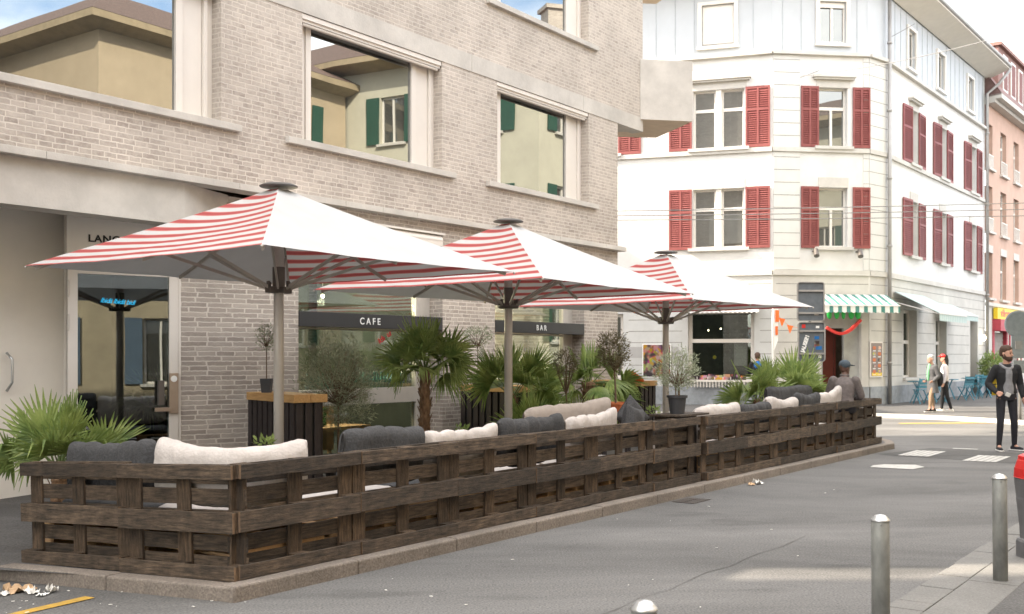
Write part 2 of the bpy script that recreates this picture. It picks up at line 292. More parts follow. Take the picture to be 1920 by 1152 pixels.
def cellmat(name, scale, sat=1.3, val=.5):      # printed poster of many small coloured pictures
    m=bpy.data.materials.new(name); m.use_nodes=True; nt=m.node_tree; b=nt.nodes['Principled BSDF']; b.inputs['Roughness'].default_value=.4
    tc=N(nt,'ShaderNodeTexCoord'); v=N(nt,'ShaderNodeTexVoronoi'); v.inputs['Scale'].default_value=scale; nt.links.new(tc.outputs['Object'],v.inputs['Vector'])
    h=N(nt,'ShaderNodeHueSaturation'); h.inputs['Saturation'].default_value=sat; h.inputs['Value'].default_value=val; wm=N(nt,'ShaderNodeMix',data_type='RGBA'); wm.inputs['Factor'].default_value=.55; wm.inputs['B'].default_value=(.75,.30,.10,1); nt.links.new(v.outputs['Color'],wm.inputs['A']); nt.links.new(wm.outputs['Result'],h.inputs['Color'])
    n=N(nt,'ShaderNodeTexNoise'); n.inputs['Scale'].default_value=scale*.4; nt.links.new(tc.outputs['Object'],n.inputs['Vector'])
    mr=N(nt,'ShaderNodeMapRange'); mr.inputs['From Min'].default_value=.42; mr.inputs['From Max'].default_value=.55; nt.links.new(n.outputs['Fac'],mr.inputs['Value'])
    mx=N(nt,'ShaderNodeMix',data_type='RGBA'); mx.inputs['A'].default_value=(.03,.02,.025,1); nt.links.new(h.outputs[0],mx.inputs['B']); nt.links.new(mr.outputs[0],mx.inputs['Factor']); nt.links.new(mx.outputs['Result'],b.inputs['Base Color']); return m

M={}
M['brick']=brickmat('pale_brick')
M['concrete']=mat('cast_concrete',(.56,.53,.485),.85,var=.10,vs=2.2,bump=.15,bs=40,dirt=.2)
M['granite']=mat('granite',(.185,.18,.17),.8,var=.25,vs=70,bump=.2,bs=90,dirt=.2)
M['kerb']=mat('kerb_stone',(.25,.212,.18),.85,var=.35,vs=55,bump=.35,bs=70,dirt=.35)
M['plinthblue']=mat('grey_blue_plinth',(.30,.32,.34),.8,var=.15,vs=8,dirt=.3)
M['asphalt']=asphalt('road_asphalt',.132); M['asphalt2']=asphalt('pavement_asphalt',.10,(1,.97,.95))
M['asphalt3']=asphalt('patch_asphalt',.085)
M['cream']=mat('cream_metal',(.70,.655,.60),.45,var=.03,bump=.02)
M['alu']=mat('aluminium',(.56,.525,.48),.42,.12,var=.05,vs=8)
M['aludark']=mat('dark_bronze',(.125,.11,.10),.45,.3,var=.15)
M['arm']=mat('grey_arm',(.47,.44,.40),.45,.1,var=.1)
M['canvas']=mat('white_canvas',(.52,.52,.52),.85,var=.03,vs=4,bump=.30,bs=3.2,trans=.12,dirt=.06)
M['panelcream']=mat('recess_panel_cream',(.90,.86,.80),.5,var=.03)
M['stripe']=stripemat('striped_canvas')
M['wood']=mat('stained_pallet_wood',(.018,.013,.009),.75,col2=(.165,.115,.076),vs=7,bump=.6,bs=30,stretch=(.9,9,9),rnd=.45,detail=10,dirt=.6,dsc=5,wear=((.30,.19,.10),.66))
M['woodz']=mat('stained_pallet_wood_upright',(.024,.016,.010),.75,col2=(.185,.12,.072),vs=7,bump=.6,bs=30,stretch=(9,9,.9),rnd=.45,detail=10,dirt=.6,dsc=5,wear=((.34,.20,.10),.66))
M['woodend']=mat('sawn_board_end',(.10,.065,.04),.8,col2=(.22,.14,.085),vs=14)
M['capgrey']=mat('cap_grey',(.12,.115,.11),.5,.2,var=.1)
M['rawwood']=mat('raw_pallet_wood',(.38,.22,.11),.75,col2=(.52,.34,.18),vs=6,bump=.3,bs=30,stretch=(1,9,9),detail=8)
M['blackwood']=mat('black_stained_slats',(.018,.014,.014),.7,col2=(.055,.042,.040),vs=7,bump=.3,bs=30,stretch=(9,9,.9),detail=8)
M['topwood']=mat('varnished_pine',(.50,.27,.095),.5,col2=(.66,.41,.17),vs=5,bump=.1,bs=30,stretch=(9,1,9),detail=8)
M['cgrey']=mat('charcoal_cushion_cloth',(.062,.062,.065),.95,var=.30,vs=60,bump=.45,bs=60,dirt=.25)
M['cwhite']=mat('cream_cushion_cloth',(.58,.53,.50),.95,var=.08,vs=14,bump=.35,bs=45,dirt=.22)
M['cbeige']=mat('beige_cushion_cloth',(.36,.31,.275),.95,var=.07,vs=20,bump=.2,bs=90)
M['palm']=mat('palm_leaf',(.12,.21,.06),.36,col2=(.42,.50,.17),vs=5,trans=.4,spec=.4)
M['trunk']=mat('palm_fibre',(.09,.05,.028),.95,col2=(.26,.16,.09),vs=30,bump=.8,bs=60,stretch=(1,1,.4))
M['petiole']=mat('petiole',(.12,.17,.05),.5,var=.2)
M['olive']=mat('olive_leaf',(.17,.20,.12),.55,col2=(.44,.47,.33),vs=9,trans=.2)
M['olivedry']=mat('dry_olive_leaf',(.11,.10,.055),.6,col2=(.29,.26,.15),vs=9,trans=.2)
M['bark']=mat('bark',(.17,.12,.08),.9,var=.3,vs=20,bump=.5)
M['potblack']=mat('black_plastic_pot',(.035,.035,.038),.5,var=.15)
M['potgrey']=mat('grey_planter',(.055,.057,.065),.6,var=.1)
M['terracotta']=mat('terracotta_pot',(.55,.16,.06),.75,var=.15,vs=6)
M['soil']=mat('soil',(.05,.035,.025),1,var=.4,vs=40)
M['galv']=mat('galvanised_steel',(.20,.205,.20),.55,.25,col2=(.38,.385,.36),vs=11,bump=.05,stretch=(1,1,.5),detail=8)
M['galvcap']=mat('bright_cap',(.55,.56,.57),.3,.8,var=.1)
M['red']=mat('red_enamel',(.62,.03,.028),.35,var=.06)
M['hydgrey']=mat('hydrant_grey',(.15,.15,.155),.5,.1,var=.15,vs=9)
M['glass']=glassmat('mirror_glass',(.84,.88,.87),.36,opaque=True)
M['glassclear']=glassmat('cafe_glass',(.85,.9,.9),.13,(.78,.84,.82))
M['glassdoor']=glassmat('door_glass',(.85,.9,.9),.16,(.5,.55,.54))
M['glassold']=glassmat('house_pane',(.8,.84,.84),.22,opaque=True,dark=(.075,.075,.07))
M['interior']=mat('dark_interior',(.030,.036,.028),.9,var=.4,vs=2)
M['interior2']=mat('warm_interior',(.13,.105,.07),.9,var=.4,vs=2)
M['white']=mat('white_render',(.71,.70,.68),.9,var=.03,vs=2,bump=.08,bs=60,dirt=.10)
M['stone']=mat('pale_stone_trim',(.58,.56,.52),.85,var=.06,vs=5,dirt=.1)
M['groove']=mat('groove',(.28,.27,.25),.95)
M['whiteframe']=mat('white_window_frame',(.74,.71,.66),.5,var=.04)
M['shutter']=mat('red_shutter_paint',(.22,.055,.052),.6,col2=(.28,.08,.072),vs=4,rnd=.08)
M['mansard']=mat('pale_blue_cladding',(.50,.53,.56),.7,var=.03,vs=2)
M['roof']=mat('roof_tile',(.13,.085,.07),.85,var=.35,vs=12,bump=.5,bs=20)
M['zinc']=mat('zinc_pipe',(.36,.35,.34),.5,.4,var=.12)
M['pink']=mat('pink_render',(.56,.38,.30),.9,var=.06,vs=2,dirt=.1)
M['awning']=bandmat('green_white_awning',(.70,.71,.68),(.07,.22,.19),.28,'X',.55)
M['awningpale']=bandmat('faded_awning',(.52,.60,.58),(.40,.52,.50),.22,'X',.5)
M['awningwhite']=mat('white_awning',(.74,.73,.72),.85,var=.06)
M['signblack']=mat('sign_black',(.030,.030,.031),.55,var=.08)
M['letter']=mat('white_letters',(.85,.85,.83),.5,var=0)
M['blackletter']=mat('black_letters',(.015,.015,.015),.6,var=0)
M['cyan']=mat('cyan_letters',(.02,.42,.75),.5,var=0,emit=(.0,.45,.8),es=.08)
M['redletter']=mat('red_letters',(.55,.02,.04),.5,var=0,emit=(.6,.02,.04),es=.06)
M['lamp']=mat('lit_bulb',(1,.9,.7),.5,var=0,emit=(1,.82,.5),es=5)
M['chair']=mat('blue_chair_paint',(.04,.17,.24),.5,col2=(.06,.24,.32),vs=4)
M['yellow']=mat('yellow_paint',(.80,.56,.02),.5,var=.05)
M['green']=mat('green_crate_plastic',(.02,.22,.07),.45,var=.1)
M['bottle']=mat('green_bottle',(.14,.34,.30),.2,var=.1,spec=.8)
M['paint']=mat('road_paint',(.56,.55,.52),.75,col2=(.36,.35,.33),vs=14,detail=9)
M['ypaint']=mat('yellow_road_paint',(.60,.36,.05),.75,col2=(.38,.24,.06),vs=12,detail=9)
M['signback']=mat('sign_back',(.13,.15,.17),.5,.2,var=.15,vs=9)
M['poster']=cellmat('fruit_poster',9); M['food']=cellmat('food_pictures',7,1.1,.75)
M['paper']=mat('paper',(.72,.70,.66),.8,var=.1,vs=20); M['card']=mat('cardboard',(.52,.36,.22),.85,var=.15)
M['yrender']=mat('yellow_render',(.50,.41,.29),.9,var=.05,vs=2,dirt=.1)
M['crender']=mat('cream_render',(.56,.54,.44),.9,var=.05,vs=2,dirt=.1)
M['prender']=mat('rose_render',(.56,.36,.34),.9,var=.05,vs=2)
M['gshutter']=mat('green_shutter_paint',(.018,.075,.05),.55,var=.1); M['bshutter']=mat('blue_shutter_paint',(.08,.12,.17),.6,var=.1)
M['wire']=mat('wire',(.22,.22,.22),.6)
M['neon']=mat('neon_green',(.02,.33,.06),.4,var=.1,emit=(.0,.5,.05),es=.03)
M['redwood']=mat('dark_red_door',(.16,.03,.015),.6,var=.15)
def cloth(n, c, **k): 
    M[n]=mat(n,c,.9,var=.18,vs=25,bump=.25,bs=40,**k); return M[n]
cloth('black_cloth',(.014,.014,.016)); cloth('dark_denim',(.018,.018,.024)); cloth('grey_hoodie',(.22,.22,.23)); cloth('grey_coat',(.085,.085,.09)); cloth('taupe_coat',(.13,.11,.105))
cloth('beige_trousers',(.26,.18,.12)); cloth('white_shirt',(.62,.58,.6)); cloth('green_scarf',(.18,.45,.24)); cloth('blue_cloth',(.02,.15,.42)); cloth('navy_cap',(.06,.08,.1))
M['skin']=mat('skin',(.50,.28,.20),.55,var=.08); M['skindark']=mat('dark_skin',(.10,.05,.035),.5,var=.1)
M['hair']=mat('brown_hair',(.06,.03,.017),.7,var=.3,vs=60,bump=.4); M['hairgrey']=mat('grey_hair',(.42,.42,.44),.8,var=.15,vs=50); M['hairblack']=mat('black_hair',(.012,.011,.012),.6,var=.3,vs=50)
M['shoe']=mat('white_sole',(.65,.63,.6),.6); M['orange']=mat('orange_cloth',(.75,.16,.03),.7)
# ================================================================ ground
mb=MB(SM)
us=[-250,-120,-60,-30,-15,-8]+[x*.5-6 for x in range(0,40)]+[14,16,18,20,24,30,40,60,100,180,300]
vs_=[-250,-120,-60,-30,-12,-4,0,2,4,5,5.5,5.8]+[6+.4*i for i in range(12)]+[11,13,18,30,60,120,250]
idx={}
V=[];Fc=[]
for i,u in enumerate(us):
    for j,v in enumerate(vs_): idx[i,j]=len(V); V.append((u,v,fall(u,v)))
for i in range(len(us)-1):
    for j in range(len(vs_)-1): Fc.append((idx[i,j],idx[i+1,j],idx[i+1,j+1],idx[i,j+1]))
mb.add(V,Fc); struct('road', mb, M['asphalt'], smooth=True)

def kv(u):
    if u<4.30: return 8.42
    if u<4.84: return 8.42+(5.84-8.42)*(u-4.30)/.54
    return 5.80-.06*(u-4.84)/14
mb=MB(SM)
pu=[-40,-20,-8,0,2,3,4,4.3,4.4,4.5,4.6,4.7,4.84]+[5+.5*i for i in range(28)]+[18.9]
K=12
for a,b in zip(pu,pu[1:]):
    for k in range(K):
        q=[]
        for (u,t) in ((a,k),(b,k),(b,k+1),(a,k+1)):
            v=kv(u)+(13.5-kv(u))*t/K; q.append((u,v,.1+fall(u,v)))
        mb.quad(*q)
crn=[(18.9,5.74),(19.3,5.66),(19.75,5.74),(20.25,6.02),(20.75,6.5),(21.1,7.1),(21.28,7.8),(21.2,8.8),(20.75,9.9),(19.67,11.8),(13.6,21.1),(18.9,14)]
mb.add([(u,v,.1) for u,v in crn],[tuple(range(len(crn)))])
struct('pavement', mb, M['asphalt2'], smooth=False)
# kerb stones round the terrace
path=[(-30,8.36),(-10,8.36),(0,8.36),(3,8.36),(4.28,8.36),(4.44,8.2),(4.72,5.70),(19.0,5.62),(19.5,5.6),(20.0,5.78),(20.5,6.12),(20.95,6.65),(21.25,7.3),(21.4,8.0),(21.3,8.9),(20.85,10.0),(19.75,11.9),(13.7,21.2)]
mb=MB(SM); rng=random.Random(5)
for (a,b) in zip(path,path[1:]):
    A_,B_=Vector(a),Vector(b); L=(B_-A_).length; n=max(1,round(L/(1.15 if L>1.2 else 9)))
    for i in range(n):
        p=A_.lerp(B_,i/n); q=A_.lerp(B_,(i+1)/n); d=(q-p).normalized(); nn=Vector((-d.y,d.x)); g=.006
        p2=p+d*g*.5; q2=q-d*g*.5; vs2=[]
        for (w,o,dz) in ((p2,0,0),(q2,0,0),(q2,.16,0),(p2,.16,0)):
            e=w+nn*o; vs2.append((e.x,e.y,fall(e.x,e.y)-.1))
        j=rng.uniform(-.004,.004)
        top=[(x,y,fall(x,y)+.1+j+.006) for x,y,z in vs2]
        mb.add(vs2+top,[(0,3,2,1),(4,5,6,7),(0,1,5,4),(1,2,6,5),(2,3,7,6),(3,0,4,7)])
struct('kerb', mb, M['kerb'], bevel=.014)
# far pavement in front of the white house
kf=[(-40,31.2),(-5,30.3),(3,29.7),(7,29.3),(9.3,28.95),(10.4,28.4),(11.2,27.6),(11.8,26.6),(12.3,25.6),(14.6,22.2),(22,12),(60,-20)]
mb=MB(); poly=kf+[(160,60),(160,200),(-60,200)]
mb.add([(x,y,.1) for x,y in poly],[tuple(range(len(poly)))])
struct('far_pavement', mb, M['asphalt2'])
mb=MB()
for a,b in zip(kf,kf[1:]):
    A_,B_=Vector(a),Vector(b); d=(B_-A_).normalized(); nn=Vector((d.y,-d.x))
    for (o0,o1,z0,z1) in ((0,.2,-.1,.106),):
        p=[A_+nn*o0,B_+nn*o0,B_+nn*-o1,A_+nn*-o1]
        mb.add([(q.x,q.y,z0) for q in p]+[(q.x,q.y,z1) for q in p],[(0,1,2,3),(7,6,5,4),(0,4,5,1),(1,5,6,2),(2,6,7,3),(3,7,4,0)])
struct('far_kerb', mb, M['stone'])
# near pavement (right): flush asphalt, granite setts and slabs
mb=MB(SM)
mb.add([(-60,-12,.03),(60,-12,.03),(24,1.5,.03),(-60,1.5,.03)][:4],[(0,1,2,3)])
struct('near_pavement', mb, M['asphalt2'])
mb=MB(SM); rng=random.Random(3); u=-4
while u<22:
    L=rng.uniform(.9,1.3); mb.box(u+.004,u+L-.004,1.5,1.84,-.05,.034+rng.uniform(-.002,.002)); u+=L
u=-4
while u<22:
    L=rng.uniform(.22,.34); mb.box(u+.005,u+L-.005,1.848,2.08+rng.uniform(-.008,.008),-.05,.03+rng.uniform(-.004,.003)); u+=L
struct('granite_edging', mb, M['granite'], bevel=.006)
# gutter line, patches, grates, markings
def strip(name, pts, z, m, label=None):
    mb=MB(); mb.add([(*p,z) for p in pts],[tuple(range(len(pts)))]); return struct(name, mb, m)
def uvp(l): return [tuple(P(u,v).xy) for u,v in l]
strip('asphalt_patch', uvp([(17.9,3.3),(19.7,2.9),(20.1,5.1),(18.2,5.5)]), .004, M['asphalt3'])
def hatch(u0,v0,du,dv,n,name):
    mb=MB(SM)
    for i in range(n):
        a=i/n; b=(i+.86)/n
        mb.add([(u0+du*0+dv[0]*a,v0+dv[1]*a,.008),(u0+dv[0]*b,v0+dv[1]*b,.008),(u0+dv[0]*b+du,v0+dv[1]*b,.008),(u0+dv[0]*a+du,v0+dv[1]*a,.008)],[(0,1,2,3)])
    struct(name, mb, M['paint'])
hatch(18.2,5.18,1.15,(.05,-.50),5,'road_marking'); hatch(17.85,4.08,1.15,(.05,-.50),5,'road_marking')
strip('road_marking', uvp([(16.0,4.95),(16.05,4.35),(16.5,4.3),(16.75,4.5),(16.55,4.9),(16.3,5.0)]), .008, M['paint'])
strip('road_marking', uvp([(20.05,4.75),(20.2,4.75),(20.25,4.35),(20.1,4.35)]), .008, M['paint'])
mb=MB(SM)
def fz(u,v): return (u,v,fall(u,v)+.006)
mb.quad(fz(3.0,6.60),fz(3.02,6.70),fz(4.36,6.86),fz(4.36,6.74)); struct('yellow_road_line', mb, M['ypaint'])
mb=MB(SM); rng=random.Random(9); pts=[(5.4+.35*i,3.54+rng.uniform(-.03,.03)) for i in range(13)]
for a,b in zip(pts,pts[1:]): w=rng.uniform(.003,.008); mb.quad((a[0],a[1],.0045),(b[0],b[1],.0045),(b[0],b[1]+w,.0045),(a[0],a[1]+w,.0045))
struct('road_seam', mb, mat('tar_seam',(.085,.08,.075),.7,var=.3))
strip('sunken_marking', [(9.5,26.0),(14,26.6),(14,26.9),(9.5,26.3)], .008, M['ypaint'])
mb=MB(SM); 
for i in range(9):
    for j in range(2): mb.box(10.9+i*.05,10.93+i*.05,5.33+j*.15,5.46+j*.15,0.004,.009)
struct('drain_grate', mb, M['aludark'])

def FM(a,b):      # frame of a wall from a to b: x along it, y inward, z up
    a=Vector((*a,0)); b=Vector((*b,0)); d=(b-a).normalized(); n=Vector((-d.y,d.x,0))
    m=Matrix.Identity(4); m.col[0][:3]=d; m.col[1][:3]=n; m.col[2][:3]=(0,0,1); m.col[3][:3]=a; return m
# ================================================================ brick building
BB=thing('brick_building','pale brick corner building with concrete bands, big framed windows and a ground floor cafe','building',SM@Matrix.Translation((11,10.6,0)))
BB_W1=[(5.35,8.58),(9.93,12.86),(14.30,17.20)]
up=[(a,b,4.55,6.25) for a,b in BB_W1]+[(a,b,7.56,9.26) for a,b in BB_W1]+[(a,b,10.57,12.27) for a,b in BB_W1]
gf=[(9.86,12.87,.14,3.55),(14.24,17.04,.14,3.55)]
U0=2.66
mb=MB(SM@Matrix.Translation((0,10.6,0)))
mb.panel(U0,18.29,3.80,6.25,[h for h in up if h[2]<5],0,.22)
mb.panel(9.86,18.29,.42,3.72,[(a,b,.14,3.55) for a,b,_,_ in gf],0,.32)
mb.panel(U0,19.31,6.53,16.8,[h for h in up if h[2]>7],0,.22)
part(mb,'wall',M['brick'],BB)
mb=MB()
def wallxy(mb,a,b,z0,z1): mb.quad((*a,z0),(*b,z0),(*b,z1),(*a,z1))
c1=P(18.29,10.6).xy; c2=P(19.31,10.6).xy; l0=P(U0,10.6).xy
e1=Vector((-10,c1.y+.4)); e2=Vector((-10,c2.y+.4)); w0=Vector((l0.x-9,l0.y))
wallxy(mb,c1,e1,.1,6.25); wallxy(mb,c2,e2,6.53,16.8); wallxy(mb,l0,w0,-.3,16.8); wallxy(mb,w0,e2,-.3,16.8)
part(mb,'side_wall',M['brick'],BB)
mb=MB(); mb.add([(*l0,16.8),(*c2,16.8),(*e2,16.8),(*w0,16.8)],[(0,1,2,3)]); part(mb,'roof',M['concrete'],BB)
# concrete bands, ledge, recess beam, soffit, plinth
F0=SM@Matrix.Translation((0,10.6,0))
mb=MB(F0)
us2=[U0,5.2,9.4,13.6,17.0,19.31]
for a,b in zip(us2,us2[1:]): mb.box(a+.002,b-.002,-.012,.25,6.25,6.53)
part(mb,'concrete_band',M['concrete'],BB,bevel=.004)
mb=MB(F0)
us2=[U0,4.3,6.2,8.75,10.6,11.35,12.1,14.0,16.0,17.6,18.38]
for a,b in zip(us2,us2[1:]): mb.box(a+.002,b-.002,-.15,.12,3.72,3.80)
part(mb,'ledge',M['concrete'],BB,bevel=.004)
mb=MB(F0)
mb.box(U0,8.02,-.03,.30,3.22,3.719); mb.add([(8.02,-.03,3.22),(8.95,.32,3.22),(8.95,.32,3.719),(8.02,-.03,3.719),(8.0,.5,3.22),(8.0,.5,3.719)],[(0,1,2,3),(0,4,1),(3,2,5)])
part(mb,'lintel_beam',M['concrete'],BB)
mb=MB(F0); mb.box(U0,9.84,.34,2.9,3.60,3.71); mb.box(U0,7.99,.301,2.9,3.48,3.6); part(mb,'recess_soffit',mat('soffit',(.75,.70,.64),.8,var=.1),BB)
mb=MB(F0); mb.box(12.872,14.238,-.015,.3,.05,.42); mb.box(17.042,18.30,-.015,.3,.05,.42); part(mb,'plinth',M['granite'],BB,bevel=.004)
# overhang soffit at the corner and concrete balconies on the side street
mb=MB(); 
p=[P(18.29,10.6).xy,P(19.31,10.6).xy,e2,e1]; mb.add([(*q,6.26) for q in p]+[(*q,6.52) for q in p],[(3,2,1,0),(0,1,5,4),(1,2,6,5)]); part(mb,'overhang_soffit',M['concrete'],BB)
def balcony(z0,z1,h=False):
    a=(2.62,21.75); b=(3.72,21.95); c=(3.19,23.6); d=(1.3,23.4)
    mb=MB(); mb.add([(*a,z0),(*b,z0),(*c,z0),(*d,z0),(*a,z1),(*b,z1),(*c,z1),(*d,z1)],[(4,5,6,7),(0,1,5,4),(1,2,6,5),(2,3,7,6),(3,0,4,7)])
    mb.k=1; mb.add([(*a,z0),(*b,z0),(*c,z0),(*d,z0)],[(0,3,2,1)])
    part(mb,'balcony',[M['concrete'],mat('bounce_lit_soffit',(.62,.50,.38),.85,var=.1)],BB,bevel=.008)  # underside colour carries the warm light bounced off a sunlit facade
balcony(6.49,7.72); balcony(9.45,10.7)
# first and upper floor windows
def big_window(a,b,z0,z1,idx):
    F=MB(F0); y=.20
    gl,gr=a+.30,b-.55
    F.box(a,gl-.10,y-.03,y+.05,z0,z1-.10); F.box(gl-.095,gl,y-.05,y+.05,z0,z1-.10)
    F.box(gr,gr+.10,y-.05,y+.05,z0,z1-.10); F.box(gr+.105,gr+.40,y-.02,y+.05,z0,z1-.10); F.box(gr+.405,gr+.46,y-.06,y+.05,z0,z1-.10); F.box(gr+.465,b,y-.03,y+.05,z0,z1-.1)
    F.box(gl,gr,y-.05,y+.05,z0,z0+.045)
    w=part(F,'window',M['cream'],BB,bevel=.004)
    g=MB(F0); g.box(gl,gr,y-.012,y+.012,z0+.045,z1-.1); part(g,'pane',M['glass'],w)
    s=MB(F0); s.box(a-.30,b+.27,-.075,.14,z0-.09,z0-.005); part(s,'sill',M['concrete'],w,bevel=.004)
    h=MB(F0); h.box(a,b-.02,.03,.20,z1-.11,z1-.005); h.box(a,b-.02,.005,.03,z1-.07,z1-.005); h.tube([(a+.05,.06,z1-.13),(b-.06,.06,z1-.13)],.022,8); part(h,'blind_box',M['cream'],w)
for i,(a,b,z0,z1) in enumerate(up): big_window(a,b,z0,z1,i)
# cafe and bar shop windows
def shop_window(a,b,word,wx):
    y=.28
    F=MB(F0)
    F.box(a+.001,a+.09,y-.05,y+.05,.14,3.5); F.box(b-.36,b-.20,y-.05,y+.05,.14,3.5); F.box(b-.19,b-.001,y-.02,y+.05,.14,3.5)
    F.box(a+.09,b-.36,y-.04,y+.05,3.40,3.5); F.box(a+.09,b-.36,y-.045,y+.05,.96,1.19); F.box(a+.09,b-.36,y-.04,y+.05,.14,.22)
    F.box(a+.09,b-.36,y-.06,y+.05,2.03,2.055)
    w=part(F,'shop_window',M['alu'],BB,bevel=.004)
    g=MB(F0); g.box(a+.09,b-.36,y-.01,y+.01,2.27,3.4); g.box(a+.09,b-.36,y-.01,y+.01,1.19,2.03); g.box(a+.09,b-.36,y-.01,y+.01,.22,.96); part(g,'pane',M['glassclear'],w)
    s=MB(F0); s.box(a+.001,b-.02,-.02,y-.045,2.06,2.26); sg=part(s,'sign_board',M['signblack'],w,bevel=.003)
    text('sign_letters',word,.135,F0@Matrix.Translation((wx,-.026,2.112))@TXT,M['letter'],sg,.003,.001,1.55)
    s=MB(F0); s.tube([(a+.1,-.02,3.45),(b-.1,-.02,3.45)],.075,12); s.box(a+.05,b-.05,-.10,.2,3.53,3.56); s.box(a+.1,b-.1,-.09,-.05,3.36,3.42); part(s,'awning_cassette',M['cream'],w)
    # room behind
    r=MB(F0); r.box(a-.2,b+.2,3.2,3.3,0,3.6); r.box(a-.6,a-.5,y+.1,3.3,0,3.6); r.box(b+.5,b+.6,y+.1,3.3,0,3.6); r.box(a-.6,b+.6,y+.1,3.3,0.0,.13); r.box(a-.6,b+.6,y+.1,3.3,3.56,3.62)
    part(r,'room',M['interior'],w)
    return w
cw=shop_window(9.86,12.87,'CAFE',11.0); bw=shop_window(14.24,17.04,'BAR',15.42)
# recess: cream panels, glazed entrance door, brick pier turned a little inward
EN=FM(P(7.08,11.51).xy,P(9.86,10.6).xy); LE=2.925
mb=MB(EN); mb.panel(1.345,LE,.42,3.62,[],0,.1); part(mb,'pier_wall',M['brick'],BB)
mb=MB(EN); mb.box(1.345,LE,-.015,.2,-.1,.42); part(mb,'plinth',M['granite'],BB)
mb=MB(EN); mb.quad((LE,0,-.1),(LE,.35,-.1),(LE,.35,3.5),(LE,0,3.5)); mb.M=SM; mb.quad((9.86,10.6,.14),(9.86,10.95,.14),(9.86,10.95,3.55),(9.86,10.6,3.55)); part(mb,'reveal',M['brick'],BB)
mb=MB(SM); mb.box(-2,7.40,12.1,12.2,-.4,3.6); part(mb,'recess_wall',M['panelcream'],BB)
mb=MB(SM); mb.quad((7.40,12.1,-.4),(7.08,11.52,-.4),(7.08,11.52,3.6),(7.40,12.1,3.6)); mb.M=EN; mb.box(.0,1.34,-.0,.05,2.72,3.6); part(mb,'entrance_panel',M['panelcream'],BB)
mb=MB(EN)
mb.box(0.002,.115,-.03,.06,-.2,2.715); mb.box(1.19,1.30,-.03,.06,-.2,2.715); mb.box(1.305,1.342,-.015,.06,-.2,2.715); mb.box(.115,1.19,-.03,.06,2.63,2.715); mb.box(.115,1.19,-.03,.06,-.2,.12)
dr=part(mb,'entrance_door',M['cream'],BB,bevel=.004)
g=MB(EN); g.box(.115,1.19,-.01,.01,.12,2.63); part(g,'pane',M['glassdoor'],dr)
for z in (2.35,1.95,1.0,.3): g=MB(EN); g.tube([(.005,-.045,z),(.005,-.045,z+.2)],.012,8); part(g,'hinge',M['alu'],dr)
g=MB(EN); g.box(1.185,1.30,-.055,-.031,.95,1.45); g.box(1.0,1.20,-.08,-.05,.98,1.03); part(g,'lock_plate',mat('lock_plate',(.40,.32,.26),.35,.6),dr,bevel=.004)
g=MB(EN); g.box(1.04,1.115,-.09,-.02,1.06,1.36); part(g,'keypad',M['aludark'],dr,bevel=.006)
g=MB(EN@Matrix.Translation((1.24,-.057,1.38))@Matrix.Rotation(R(90),4,'X')); g.lathe([(.04,0),(.04,.004)],18); part(g,'sticker',M['letter'],dr)
g=MB(SM@Matrix.Translation((-.55,12.1,0))); g.tube([(7.20,-.05,1.25),(7.24,-.10,1.35),(7.245,-.10,1.5),(7.24,-.10,1.62),(7.20,-.05,1.70)],.016,8); part(g,'pull_handle',M['galvcap'],BB,smooth=True)
text('wall_lettering','LANG',.118,EN@Matrix.Translation((.235,-.008,3.015))@TXT@Matrix.Scale(1.12,4,(1,0,0)),M['blackletter'],BB,.003,.003,1.1)
text('door_lettering','Ibidä Ibidä bidi',.080,EN@Matrix.Translation((.37,-.018,2.30))@Matrix.Rotation(R(3),4,'Y')@TXT,M['cyan'],dr,.002,.001,.9,.35)
text('window_lettering','Ich  uf',.12,F0@Matrix.Translation((11.72,.262,1.84))@Matrix.Rotation(R(-28),4,'Y')@TXT,M['redletter'],cw,.002,.002,1.0)
# entrance room
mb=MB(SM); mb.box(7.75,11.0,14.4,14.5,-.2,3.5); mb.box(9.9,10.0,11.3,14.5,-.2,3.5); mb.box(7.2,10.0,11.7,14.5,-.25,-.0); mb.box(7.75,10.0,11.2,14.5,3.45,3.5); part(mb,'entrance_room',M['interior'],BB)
# downpipe free corner edge: nothing on the bricks
# ================================================================ white corner house with red shutters
PA,PB_,PC,PD,PE=(3.48,35.2),(8.22,33.7),(11.4,34.1),(12.23,34.8),(19.98,45.1)
dAB=(Vector(PB_)-Vector(PA)).normalized()
PA2=tuple(Vector(PA)-dAB*9)
WH=thing('white_corner_house','white rendered corner house with red louvred shutters, pale blue attic storey and green striped awnings','building',(9.8,34.0,0))
AB,BC,CD,DE=FM(PA,PB_),FM(PB_,PC),FM(PC,PD),FM(PD,PE)
F1,F2,F3=(5.13,7.02),(8.33,10.2),(11.65,12.95)
def wins_AB(): return [(2.49,4.11),(-1.3,.3 if False else -.02)]
wAB=[(2.49,4.10),(-1.62,-.02),(-5.2,-3.6)]
wBC=[(1.54,2.50)]
wDE=[(2.50,3.36),(6.10,6.98),(10.40,11.48)]
def face_wall(M,L,L0,wins,d,mans,name):
    mb=MB(M); mb.panel(L0,L,4.38,11.25,[(a,b,*F1) for a,b in wins if a>-1]+[(a,b,*F2) for a,b in wins],0,d); part(mb,name,M_['white'],WH)
    mb=MB(M); mb.panel(L0,L,11.3,13.75,[(a,b,*F3) for a,b in mans],.05,.2); mb.k=1; x=L0+.35
    while x<L and L>1.2:
        if not any(a-.12<x<b+.12 for a,b in mans): mb.box(x,x+.018,.034,.05,11.31,13.74)
        x+=.62
    part(mb,'attic_wall',[M_['mansard'],mat('seam_blue',(.42,.45,.47),.7)],WH)
M_=M
manAB=[(2.76,3.78),(-1.3,-.3)]; manBC=[(1.58,2.46)]; manDE=[(2.35,3.2),(5.95,6.85),(10.25,11.1)]
